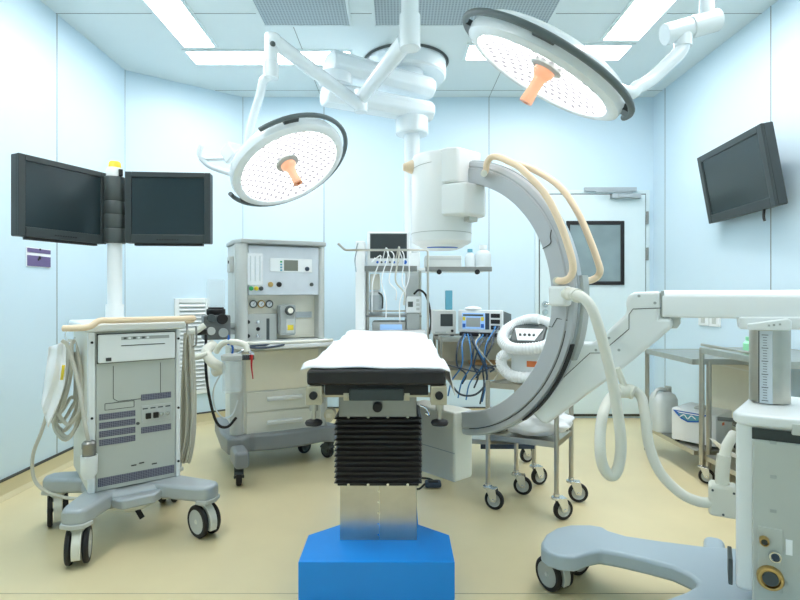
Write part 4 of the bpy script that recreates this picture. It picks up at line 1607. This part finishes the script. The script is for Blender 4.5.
ribbed([(-.06, .08, .36), (.0, .1, .375), (.09, .07, .36), (.15, .02, .33), (.16, -.05, .28), (.12, -.13, .235), (.02, -.165, .215), (-.08, -.15, .215), (-.145, -.09, .25), (-.15, -.01, .3), (-.1, .06, .345), (-.02, .07, .375), (.05, .05, .378)], .034, 'ribbed_hose', wu)
ribbed([(-.1, -.13, .185), (-.145, -.12, .15), (-.14, -.12, .09), (-.08, -.13, .045), (.02, -.135, .04), (.1, -.12, .04), (.16, -.08, .05)], .034, 'ribbed_hose', wu)
# white bag of linen on the lower shelf
cb = thing('linen_bag', 'crumpled white plastic bag of linen on the lower shelf of the small trolley', 'bag', (.745, 2.955, .408))
f = MB()
bmesh.ops.create_icosphere(f.bm, subdivisions=4, radius=1)
for v in f.bm.verts:
    n3 = noise.noise(v.co * 2.2) * .28 + noise.noise(v.co * 5 + V((3, 1, 2))) * .13
    d = v.co * (1 + n3)
    v.co = V((d.x * .19, d.y * .12, max(0, .07 + d.z * .085)))
f.bm.transform(MX.Rotation(R(-26), 4, 'Z'))
f.out('bag', 'cloth', cb, ang=80)
f = MB()
f.tube([(.06, -.05, .14), (.1, -.02, .15), (.14, .02, .12)], .006, n=8)
f.out('tie', 'white', cb)

# ------------------------------------------------------------------ C-arm X-ray machine
CC = V((.24, 2.41, 1.157))
CD = V((math.cos(R(-48)), math.sin(R(-48)), 0))
CN = V((-CD.y, CD.x, 0))           # points away from the camera
c_root = V((1.25, 1.72, 0))
ca = thing('c_arm', 'white and grey mobile C-arm X-ray machine arching over the operating table', 'X-ray machine', c_root)


def cpt(th, r, w=0):
    return CC + CD * (r * math.cos(th)) + V((0, 0, r * math.sin(th))) + CN * w


def sweep(name, prof, a0, a1, mt, par=None, N=72, bevel=0):
    f_ = MB(ca)
    rings = []
    for i in range(N + 1):
        th = R(a0 + (a1 - a0) * i / N)
        rings.append([f_.bm.verts.new(cpt(th, r, w)) for r, w in prof])
    n4 = len(prof)
    for A, B in zip(rings, rings[1:]):
        for j in range(n4):
            f_.bm.faces.new((A[j], A[(j + 1) % n4], B[(j + 1) % n4], B[j]))
    f_.bm.faces.new(rings[0])
    f_.bm.faces.new(rings[-1][::-1])
    return f_.out(name, mt, par or ca, bevel, ang=25)


cr = sweep('c_ring', [(.51, 0), (.513, -.003), (.575, -.003), (.579, .002), (.583, .002), (.586, -.001), (.603, .002), (.609, .009), (.609, .055), (.604, .062), (.513, .062), (.51, .058)], -86, 86, 'carm')
sweep('outer_track', [(.609, .018), (.613, .018), (.613, .048), (.609, .048)], -84, 84, 'silver', cr)
sweep('face_cover', [(.518, -.0045), (.571, -.0045), (.571, -.001), (.518, -.001)], 24, 80, 'carm', cr)
for pp, sb_ in (([cpt(R(22), .511, -.004), cpt(R(22.5), .55, -.005), cpt(R(25), .56, -.006), cpt(R(27), .575, -.005)], 6),
                ([cpt(R(a_), .581, .001) for a_ in range(-80, -8, 4)], 6),
                ([cpt(R(-8), .581, .001), cpt(R(-8), .54, -.004), cpt(R(-12), .525, -.004), cpt(R(-12), .511, -.003)], 1)):
    MB(ca).tube(pp, .0018, n=6, sub=sb_).out('cover_seam', 'dark_seam', cr)
# image intensifier
IX = CC - CD * .066
IXC = V((IX.x, IX.y, 0))
zt_, zb_ = 1.808, 1.40
f = MB(ca)
f.lathe([(0, zb_ + .0), (.118, zb_), (.136, zb_ + .012), (.138, zb_ + .05), (.138, zt_ - .02), (.13, zt_ - .004), (.11, zt_), (0, zt_)], IXC, n=56)
f.out('image_intensifier', 'white', ca)
f = MB(ca)
f.lathe([(0, zb_ - .025), (.07, zb_ - .022), (.1, zb_ - .01), (.11, zb_ + .002), (0, zb_ + .002)], IXC, n=40)
gc = f.out('grid_cover', 'white', ca)
f = MB(ca)
a_ = [IXC + V((.085 * math.sin(q), -.085 * math.cos(q), zb_ - .0165 + .002 * abs(q))) for q in [(-.9 + .1 * i) for i in range(19)]]
f.tube(a_, .004, n=6, sub=1)
f.out('blue_marking', 'blue', gc)
for rr_, z_, q0, n_, dz in ((.1384, 1.745, -1.2, 9, .012), (.139, 1.45, -1.7, 33, 0)):
    MB(ca).tube([IXC + V((rr_ * math.sin(q), -rr_ * math.cos(q), z_ + dz * (q + 1))) for q in [q0 + .1 * i for i in range(n_)]], .0012, n=6, sub=1).out('housing_seam', 'mgrey', ca)
# mount block between the intensifier and the ring
RC_ = MX((CD, CN, V((0, 0, 1)))).transposed()


def cbox(m_, d0, d1, n0, n1, za_, zb4):
    c = V((CC.x, CC.y, 0)) + CD * ((d0 + d1) / 2) + CN * ((n0 + n1) / 2)
    c.z = (za_ + zb4) / 2
    m_.box(c, (d1 - d0, n1 - n0, zb4 - za_), Rm=RC_)
    return m_


c_ = V((CC.x, CC.y, 0))
f = MB(ca)
f.prism([c_ + CD * d + CN * n + V((0, 0, 1.655)) for d, n in [(-.06, -.1), (.055, -.1), (.1, -.07), (.1, .085), (-.06, .12)]], (0, 0, .155))
dm_ = f.out('detector_mount', 'white', ca, .012)
f = MB(ca)
f.prism([c_ + CD * d + CN * n + V((0, 0, 1.515)) for d, n in [(-.06, -.1), (.055, -.1), (.135, -.065), (.15, .05), (.12, .09), (-.06, .12)]], (0, 0, .138))
f.out('mount_block', 'white', dm_, .012)
f = MB(ca)
cbox(f, .05, .1, .0, .06, 1.495, 1.52)
f.out('mount_latch', 'cgrey', dm_, .004)
f = MB(ca)
kx = IXC + V((-.132, -.02, 1.755))
f.cyl(kx, kx + V((-.045, -.005, -.002)), .034, .016, n=20)
f.out('pointer_cap', 'beigetube', ca)
# tube tank
f = MB(ca)
cbox(f, -.25, .06, -.05, .075, .345, .655)
tk = f.out('tube_housing', 'cream', ca, .014)
f = MB(ca)
cbox(f, -.25, .0615, -.0515, -.049, .475, .478)
f.out('housing_seam', 'mgrey', tk)
# beige handles
def wring(px, py, off):
    return Wp(px, py, CC + CN * off, CN)


f = MB(ca)
f.tube([wring(*p, -.045) for p in ((484, 173), (486, 170))] + [wring(*p, -.05) for p in ((487, 163), (491, 157.5), (498, 157), (508, 161), (522, 169.5), (545, 194), (560, 223), (570, 252), (573, 267), (571, 276))] + [wring(565, 280.5, -.045), wring(557, 281, -.02)], .0135, n=12)
hh1 = f.out('handle', 'beigetube', ca)
f = MB(ca)
f.cyl(wring(484, 173.5, -.06), wring(484, 173.5, .0), .014, n=16)
f.cyl(wring(557, 281, -.03), wring(557, 281, .0), .016, n=16)
f.out('handle_foot', 'cream', hh1)
f = MB(ca)
f.tube([wring(*p, .1) for p in ((514, 164), (520, 165))] + [wring(*p, .15) for p in ((536, 171), (560, 187), (578, 213), (590, 240), (598, 262))] + [wring(600, 271, .15), wring(597, 277, .15), wring(590, 280.5, .13), wring(582, 281, .1)], .0135, n=12)
f.out('handle', 'beigetube', ca)
# carriage behind the ring and the slanted arm
AP, AD = V((.924, 1.88, 0)), V((.866, -.5, 0))
AN = V((.5, .866, 0))


def ap(px, py, off=0):
    return Wp(px, py, AP + AN * off, AN)


arm_px = [(569, 343), (590, 344), (600, 337.5), (627, 312.5), (625.5, 304), (627, 296), (634, 292), (661, 291), (661, 318), (673, 318), (673, 327), (668, 331), (661, 337.5), (620, 371), (547, 424.5), (541, 424), (529, 411), (545, 391), (558, 368)]
f = MB(ca)
f.prism([ap(*p) for p in arm_px], AN * .13)
sa = f.out('slanted_arm', 'white', ca, .022, seg=3)
f = MB(ca)
f.tube([ap(*p, -.001) for p in ((543, 385.5), (557, 383.5), (590, 353), (604, 353), (609, 346), (629, 329), (629, 314.5), (633, 309), (661, 308))], .0013, n=6, sub=1)
f.out('arm_seam', 'dark_seam', sa)
for px, py in ((609, 338), (619, 350), (620, 297), (655, 303), (596, 350), (639, 296)):
    if px < 622 and py < 300:
        continue
    q = ap(px, py)
    MB(ca).cyl(q + AN * .004, q - AN * .003, .005, n=12).out('screw', 'mgrey', sa)
q = ap(662, 304.5)
f = MB(ca)
f.prism([ap(661, 291, .004), ap(664, 291, .004), ap(664, 317.5, .004), ap(661, 317.5, .004)], AN * .12)
f.out('arm_joint', 'mgrey', sa)
sweep('ring_gap_shade', [(.6135, -.004), (.62, -.004), (.62, .02), (.6135, .02)], -52, -16, 'black')  # dark gap between ring and carriage, its shade put in as a black strip
sweep('carriage_shell', [(.6135, .03), (.624, .034), (.624, .075), (.6135, .08)], -22, 8, 'mgrey')
# horizontal arm
za_, zb4 = ap(700, 318).z, ap(700, 290).z
qa = ap(662.3, 300)
qb = qa + AD * 1.0
f = MB(ca)
w0 = .13
prof = [(0, za_ + .004), (.004, za_), (w0, za_), (w0, zb4 - .03), (w0 - .02, zb4), (.04, zb4), (.018, zb4 - .007), (.004, zb4 - .019), (0, zb4 - .027)]
base_ = V((qa.x, qa.y, 0))
f.prism([base_ + AN * n + V((0, 0, z)) for n, z in prof], AD * .95)
f.out('horizontal_arm', 'white', ca, .004)
q = ap(672, 323.5, .03)
f = MB(ca)
f.prism([ap(661, 317, .02), ap(680, 317, .02), ap(680, 324, .02), ap(677, 328.5, .02), ap(661, 328.5, .02)], AN * .08)
f.out('arm_stop', 'cgrey', ca, .004)
# carriage plate over the column
f = MB(ca)
f.prism([ap(739, 317, -.01), ap(850, 317, -.01), ap(850, 330, -.01), ap(745, 329.5, -.01), ap(739, 329, -.01)], AN * .15)
f.out('arm_carriage', 'white', ca, .006)
f = MB(ca)
f.prism([ap(747, 324, -.03), ap(788, 318.5, -.03), ap(792, 321, -.03), ap(792, 330.5, -.03), ap(747, 330, -.03)], AN * .03)
bl_ = f.out('brake_plate', 'white', ca, .005)
f = MB(ca)
for x in (769, 774, 780):
    q = ap(x, 325.5 - (x - 769) * .1, -.0315)
    f.box(q, (.006, .002, .006))
f.out('brake_symbol', 'mgrey', bl_)
# column with ruler
q = ap(771.3, 340)
colc = V((q.x, q.y, 0)) + AN * .055
f = MB(ca)
f.cyl(colc + V((0, 0, .82)), colc + V((0, 0, za_ - .03)), .0575, n=40)
lc = f.out('lift_column', 'steel', ca)
sd = (-V((colc.x, colc.y, 0))).normalized()           # ruler faces the room
sd = (MX.Rotation(R(-10), 3, 'Z') @ sd)
sx = V((-sd.y, sd.x, 0))
Rs = MX((-sx, -sd, V((0, 0, 1)))).transposed()
rc_ = colc + sd * .053
f = MB(ca)
f.box(rc_ + V((0, 0, .936)), (.036, .012, .235), Rm=Rs)
ru = f.out('height_scale', 'ruler', lc)
f = MB(ca)
f.box(rc_ + V((0, 0, .936)) + Rs @ V((.0185, -.0, 0)), (.003, .014, .235), Rm=Rs)
f.out('scale_edge', 'dark_seam', lc)
f = MB(ca)
for i in range(26):
    z = .828 + i * .0085
    L = .018 if i % 5 == 0 else .011
    f.box(rc_ + V((0, 0, z)) + Rs @ V((.002 - (.0 if i % 5 else .0), -.0065, 0)), (L, .001, .0016 if i % 5 else .0022), Rm=Rs)
f.out('scale_marks', 'dgrey', ru)
# cabinet
CB_ = V((1.015, 1.62, 0))
kb = R(-30)
KX = V((math.cos(kb), math.sin(kb), 0))
KN = V((-KX.y, KX.x, 0))
Rk = MX((KX, KN, V((0, 0, 1)))).transposed()


def kbox(m_, x0, x1, y0, y1, z0, z1):
    c = CB_ + KX * ((x0 + x1) / 2) + KN * ((y0 + y1) / 2)
    c.z = (z0 + z1) / 2
    m_.box(c, (x1 - x0, y1 - y0, z1 - z0), Rm=Rk)
    return m_


def kp(px, py, y=0):
    """pixel -> (x, z) on the cabinet front"""
    q_ = Wp(px, py, CB_ + KN * y, KN) - CB_
    return q_.dot(KX), q_.z


kz0, kz1 = .275, .785
MB(ca).prism([CB_ + KX * x + KN * y + V((0, 0, kz0)) for x, y in ((.005, .006), (.58, .006), (.58, .39), (.078, .39))], (0, 0, kz1 - kz0)).out('cabinet', 'white', ca, .014)
f = MB(ca)
o = [(.075, .40), (.0, .03), (.008, -.002), (.045, -.018), (.6, -.018), (.6, .40)]
f.prism([CB_ + KX * x + KN * y + V((0, 0, kz1 - .006)) for x, y in o], (0, 0, .036))
f.out('cabinet_lid', 'white', ca, .012, seg=3)
px0 = kp(752, 450)[0]
fp_ = kbox(MB(ca), px0, .58, -.008, .01, kz0 - .03, kz1 - .045).out('front_panel', 'panel', ca, .006)
kbox(MB(ca), px0, .58, .0, .01, kz1 - .045, kz1 - .012).out('panel_gap', 'charcoal', ca)
for py in (442, 476, 510):
    x, z = kp(773, py)
    kbox(MB(ca), x - .008, x + .008, -.0095, -.0075, z - .005, z + .005).out('plug_cap', 'mgrey', fp_, .002)
x, z = kp(796, 430)
kbox(MB(ca), x - .012, x + .03, -.02, -.006, z - .012, z + .02).out('latch', 'cgrey', fp_, .003)
x0_, z0_ = kp(758, 588, -.008)
x1_, z1_ = kp(783, 530, -.008)
cpn = kbox(MB(ca), x0_, x1_, -.011, -.006, z0_, z1_).out('connector_plate', 'panel', ca, .002)


def conn(px, py, r, mt, dep, name):
    x_, z_ = kp(px, py, -.011)
    c = CB_ + KX * x_ + V((0, 0, z_))
    f_ = MB(ca)
    Rr_ = (-KN).to_track_quat('Z', 'Y').to_matrix()
    f_.lathe([(0, 0), (r, 0), (r, dep * .7), (r * .9, dep), (r * .72, dep), (r * .7, dep * .4), (0, dep * .4)], c - KN * .011, Rr_, 28)
    o_ = f_.out(name, mt, cpn)
    f_ = MB(ca)
    f_.lathe([(0, dep * .42), (r * .6, dep * .42), (r * .6, dep * .8), (0, dep * .8)], c - KN * .011, Rr_, 20)
    return f_, o_


for args, inner in (((764, 540, .013, 'brass', .02, 'small_socket'), 'charcoal'), ((775, 556, .017, 'chrome', .012, 'key_switch'), 'navy'), ((770, 577, .034, 'brass', .02, 'round_socket'), 'dgrey')):
    f_, o_ = conn(*args)
    M_in = f_.out('core', inner, ca)
x, z = kp(787, 546)
kbox(MB(ca), x - .004, x + .012, -.0098, -.007, z - .022, z + .022).out('white_label', 'whitelab', fp_)
# hose connector box on the cabinet side
q = W(723, 499, 1.78)
f = MB(ca)
f.box(q, (.085, .07, .105), Rm=Rk)
hbx = f.out('cable_inlet', 'cream', ca, .012)
f = MB(ca)
for dx_, dz_ in ((-.03, .035), (.03, .035), (0, -.04)):
    f.ball(q + Rk @ V((dx_, -.036, dz_)), .004, 8)
f.out('screws', 'dgrey', hbx)
f = MB(ca)
f.tube([W(722, 485, 1.78), W(722.5, 470, 1.78), W(724, 455, 1.78)], .021, n=14)
f.tube([W(724, 458, 1.78), W(727, 446, 1.8), W(734, 434, 1.83)], .017, n=14)
f.out('hose_stub', 'cream', ca)
# grey flat shield at the cabinet foot
x, z = kp(730, 565)
f = MB(ca)
f.box(W(730, 565, 1.68), (.012, .1, .08), Rm=Rk)
f.out('foot_shield', 'dgrey', ca, .003)
# base: forked legs
zt5 = .2
leg = [(541, 541), (546, 533), (556, 527), (570, 524), (590, 524), (603, 526), (609, 530), (626, 535), (660, 540), (700, 545)]
near = [(697, 580), (690, 574), (672, 566), (645, 559), (618, 553), (600, 550), (590, 552), (575, 557), (560, 556), (547, 552), (541, 547)]
pl_ = [Wz(*p, zt5) for p in leg]
lst = [Wz(*p, zt5) for p in near]
far = [V((1.3, 2.05, zt5)), V((1.66, 1.95, zt5)), V((1.6, 1.35, zt5)), V((1.1, 1.3, zt5)), V((.74, 1.10, zt5)), V((.62, 1.10, zt5)), V((.56, 1.17, zt5)), V((.6, 1.26, zt5)), Wz(660, 600, zt5), Wz(684, 591, zt5), Wz(695, 585, zt5)]
f = MB(ca)
f.prism(pl_ + far + lst, (0, 0, -.06))
f.out('forked_base', 'legblue', ca, .016, seg=3)
kbox(MB(ca), .09, .57, .02, .36, .19, .28).out('plinth', 'dgrey', ca, .004)
f = MB(ca)
f.box(Wz(722, 548, .2) + V((0, .05, -.045)), (.075, .14, .085), Rm=Rk)
f.out('rear_foot', 'legblue', ca, .025, seg=3)
for p, yw, cv in ((V((.62, 2.13, 0)), R(-60), True), (V((.74, 2.26, 0)), R(-150), True), (V((1.33, 1.93, 0)), R(120), True), (V((.68, 1.2, 0)), R(100), True)):
    q = p - V((c_root.x, c_root.y, 0))
    twin_caster(ca, q.x, q.y, .066, .085, yw, .145, fork='cgrey', hub='mgrey')
# connector and looping cable
f = MB(ca)
q = wring(560, 296, -.03)
f.box(q, (.075, .05, .075), Rm=RC_)
f.out('cable_plug', 'white', ca, .012)
f = MB(ca)
f.tube([wring(566, 294, -.035), wring(572, 294, -.05), W(578, 296, 1.80)], .024, n=14)
f.out('strain_relief', 'cream', ca)
f = MB(ca)
yq = 1.74
f.tube([W(572, 294.5, 1.83), W(582, 297, 1.78), W(592, 309, 1.75), W(601, 335, yq), W(611, 375, yq), W(618, 415, yq), (W(621, 445, yq)), W(618, 468, yq), W(611, 476, yq), W(603, 466, yq), W(600, 445, yq), W(602, 418, yq + .05), W(609, 400, yq + .12), W(619, 392, yq + .2), W(632, 390, yq + .22), W(641, 397, yq + .2), W(645, 415, yq + .17), W(649, 445, yq + .15), W(660, 472, yq + .12), W(679, 492, yq + .09), W(697, 501, yq + .06), W(713, 503, yq + .04)], .0175, n=14, sub=8)
f.out('cable', 'cable', ca)
f = MB(ca)
f.tube([W(617, 391, yq + .2), W(628, 391, yq + .21), W(634, 393, yq + .2)], .026, n=14, sub=3)
f.tube([W(625, 388, yq + .2), W(620, 375, yq + .2), W(617, 368, yq + .2)], .012, n=10, sub=3)
f.out('cable_clamp', 'cream', ca)

# ------------------------------------------------------------------ steel tables along the right wall
def steel_table(label, x0, x1, y0, y1, zt_, zs_, wheels, inset=0):
    t_ = thing('steel_table', label, 'steel table', ((x0 + x1) / 2, (y0 + y1) / 2, 0), 0, 'steel tables along the right wall')
    hx_, hy_ = (x1 - x0) / 2, (y1 - y0) / 2
    MB().box((0, 0, zt_ - .006), (2 * hx_, 2 * hy_, .012)).out('table_top', 'steel', t_, .002)
    f_ = MB()
    for s in (-1, 1):
        f_.box((s * hx_, 0, zt_ - .015), (.02, 2 * hy_ + .02, .036))
        f_.box((0, s * hy_, zt_ - .015), (2 * hx_ - .02, .02, .036))
    f_.out('top_edge', 'steel', t_, .003)
    MB().box((0, 0, zs_ - .015), (2 * hx_ - .02, 2 * hy_ - .02, .03)).out('lower_shelf', 'steel', t_, .002)
    for sx_ in (-1, 1):
        for sy_ in (-1, 1):
            px_, py_ = sx_ * (hx_ - (inset if sy_ < 0 else 0)), sy_ * hy_
            MB().cyl((px_, py_, .1 if wheels else .012), (px_, py_, zt_ - .01), .0155, n=16).out('leg', 'steel', t_)
            if wheels:
                caster(t_, px_ + .02, py_ - .02, .046, .026, R(150), trail=.6, top=.11)
            else:
                MB().cyl((px_, py_, 0), (px_, py_, .02), .02, n=16).out('leg_foot', 'black', t_)
    return t_


t1 = steel_table('lower steel table at the far end of the right wall holding the white jerrycan', 1.875, 2.375, 3.40, 4.03, .76, .175, False, .1)
t2 = steel_table('taller steel table on casters at the right wall, next to the C-arm column', 1.89, 2.38, 2.62, 3.33, .84, .175, True)
MB(t2).tube([(1.89, 2.62, .86), (1.89, 3.33, .86)], .008, sub=1).out('top_rail', 'steel', t2)
# jerrycan
p = W(660, 424, 3.9)
t = thing('jerrycan', 'white plastic jerrycan on the lower shelf of the far steel table', 'jerrycan', (1.945, 3.925, .176))
f = MB()
o = []
for i in range(16):
    a = 2 * PI * i / 16
    o.append((.085 * math.copysign(abs(math.cos(a)) ** .5, math.cos(a)), .085 * math.copysign(abs(math.sin(a)) ** .5, math.sin(a)), 0))
prev = None
for sc_, z in ((.94, 0), (1, .012), (1, .2), (.97, .235), (.8, .268), (.45, .285)):
    ring = [f.bm.verts.new((x * sc_, y * sc_, z)) for x, y, _ in o]
    if prev:
        for j in range(16):
            f.bm.faces.new((prev[j], prev[(j + 1) % 16], ring[(j + 1) % 16], ring[j]))
    else:
        f.bm.faces.new(ring[::-1])
    prev = ring
f.bm.faces.new(prev)
f.out('body', 'milky', t)
f = MB()
f.tube([(-.075, -.02, .235), (-.07, -.025, .285), (-.04, -.02, .305), (.0, -.01, .3), (.015, 0, .28)], .013, n=10)
f.out('grip', 'milky', t)
MB().cyl((.04, .01, .275), (.04, .01, .32), .024, n=20).out('cap', 'cgrey', t, .003)
# white boxed device with blue emblem
DV = R(-36)
p = Wz(690, 440, .176)
t = thing('tabletop_device', 'white boxy device with a blue emblem on the lower shelf by the jerrycan', 'medical device', (2.06, 3.63, .176), R(-50))
t.scale = (1.12, 1.0, 1.15)
w_, d_, h_ = .125, .14, .22
f = MB()
f.prism([(-w_, -d_, .01), (w_, -d_, .01), (w_, -d_, .185), (-w_ * .92, -d_, .2), (-w_, -d_, .19)], (0, 2 * d_, 0))
f.out('case', 'white', t, .01, seg=3)
f = MB()
for sx_ in (-1, 1):
    for sy_ in (-1, 1):
        f.cyl((sx_ * w_ * .8, sy_ * d_ * .8, 0), (sx_ * w_ * .8, sy_ * d_ * .8, .014), .014, n=12)
f.out('feet', 'black', t)
f = MB()
f.prism([(-w_ + .01, -d_ - .001, .185), (w_ - .05, -d_ - .001, .183), (w_ - .09, -d_ - .001, .135), (-.03, -d_ - .001, .125), (-w_ + .055, -d_ - .001, .14)], (0, -.002, 0))
em = f.out('emblem', 'blue', t)
f = MB()
f.prism([(-w_ + .035, -d_ - .0031, .170), (w_ - .075, -d_ - .0031, .168), (w_ - .1, -d_ - .0031, .142), (-.03, -d_ - .0031, .134), (-w_ + .065, -d_ - .0031, .146)], (0, -.0005, 0))
f.out('emblem_field', 'teal', em)
f = MB()
f.prism([(-w_ + .03, -d_ - .003, .179), (w_ - .07, -d_ - .003, .177), (w_ - .1, -d_ - .003, .172), (-w_ + .05, -d_ - .003, .173)], (0, -.001, 0))
f.tube([(-.075, -d_ - .0035, .15), (-.05, -d_ - .0035, .165), (-.03, -d_ - .0035, .145), (-.01, -d_ - .0035, .165), (.015, -d_ - .0035, .15)], .003, n=6)
f.out('emblem_lines', 'whitelab', em)
MB().box((.0, 0, .2), (.05, .12, .012)).out('carry_slot', 'cgrey', t, .004)
MB().span((w_ - .001, -.04, .12), (w_ + .003, -.01, .135)).out('orange_mark', 'orange', t)
# metal clutter by the device
t = thing('clamp_set', 'pile of metal clamps and black knobs on the shelf right of the boxy white device', 'clamps', (2.0, 3.255, .176))
t.scale = (.9, .5, 1.5)
tt = t
f = MB()
for i in range(5):
    a = random.random() * 6
    f.cyl((.03 * math.cos(a) + .1, .03 * math.sin(a), .02 + i * .03), (.06 * math.cos(a + 2) + .1, .06 * math.sin(a + 2), .04 + i * .035), .014, n=12)
f.cyl((-.06, -.0, .16), (.1, .02, .15), .008, n=10)
f.cyl((.1, 0, 0), (.1, 0, .2), .012, n=12)
f.out('bars', 'dsteel', t)
f = MB()
for x, z in ((.13, .18), (.06, .06)):
    f.ball((x, -.03, z), .026, 14)
f.out('knobs', 'black', t)
# folded paper on the near lower shelf
pc_ = thing('paper_sheet', 'folded pale blue white paper sheet on the shelf, left of the C-arm cabinet', 'paper', (1.975, 3.09, .178))
f = MB()
f.grid(lambda u, v: V((-.13 + .26 * u, -.08 + .16 * v, .005 + .12 * (1 - u) ** 2 + .02 * abs(math.sin(4 * u + 2 * v)))), 14, 14)
f.out('sheet', 'whitelab', pc_, solid=.002)
# beige storage box behind the table legs
t = thing('storage_box', 'plain beige board box standing under the far steel table against the wall', 'box', (2.325, 3.78, .176))
MB().span((-.035, -.33, 0), (.045, .19, .53)).out('box_body', 'beigep', t, .004)
MB().span((-.037, -.331, .49), (.047, .191, .5)).out('lid_edge', 'recess', t)
# green cap bottle
p = W(748.5, 352, 3.0)
t = thing('green_bottle', 'small pale green bottle on the taller steel table behind the C-arm column', 'bottle', (p.x, 3.0, .843))
MB().lathe([(0, 0), (.025, 0), (.027, .01), (.027, .055), (.012, .07), (.012, .075), (0, .075)], n=24).out('body', 'lgreen', t)
MB().lathe([(0, .073), (.015, .073), (.015, .092), (0, .092)], n=20).out('cap', 'lgreen', t)

# ------------------------------------------------------------------ camera, world, view
cd = bpy.data.cameras.new('camera')
co = bpy.data.objects.new('camera', cd)
COL.objects.link(co)
co.location = CAM
co.rotation_euler = (R(90), 0, 0)
cd.sensor_width = 36
cd.lens = 24
cd.shift_x = 1 / 800
cd.shift_y = -5 / 800
cd.clip_start = .02
scn.camera = co
w = bpy.data.worlds.new('world')
scn.world = w
w.use_nodes = True
w.node_tree.nodes['Background'].inputs['Color'].default_value = (.8, .9, 1, 1)
w.node_tree.nodes['Background'].inputs['Strength'].default_value = .3
scn.view_settings.view_transform = 'Standard'
scn.view_settings.look = 'None'
scn.view_settings.gamma = 1
scn.view_settings.use_curve_mapping = False
scn.view_settings.exposure = 1.08
cy = scn.cycles
cy.max_bounces = 10
cy.diffuse_bounces = 6
cy.transparent_max_bounces = 12
cy.sample_clamp_indirect = 6
cy.use_denoising = True
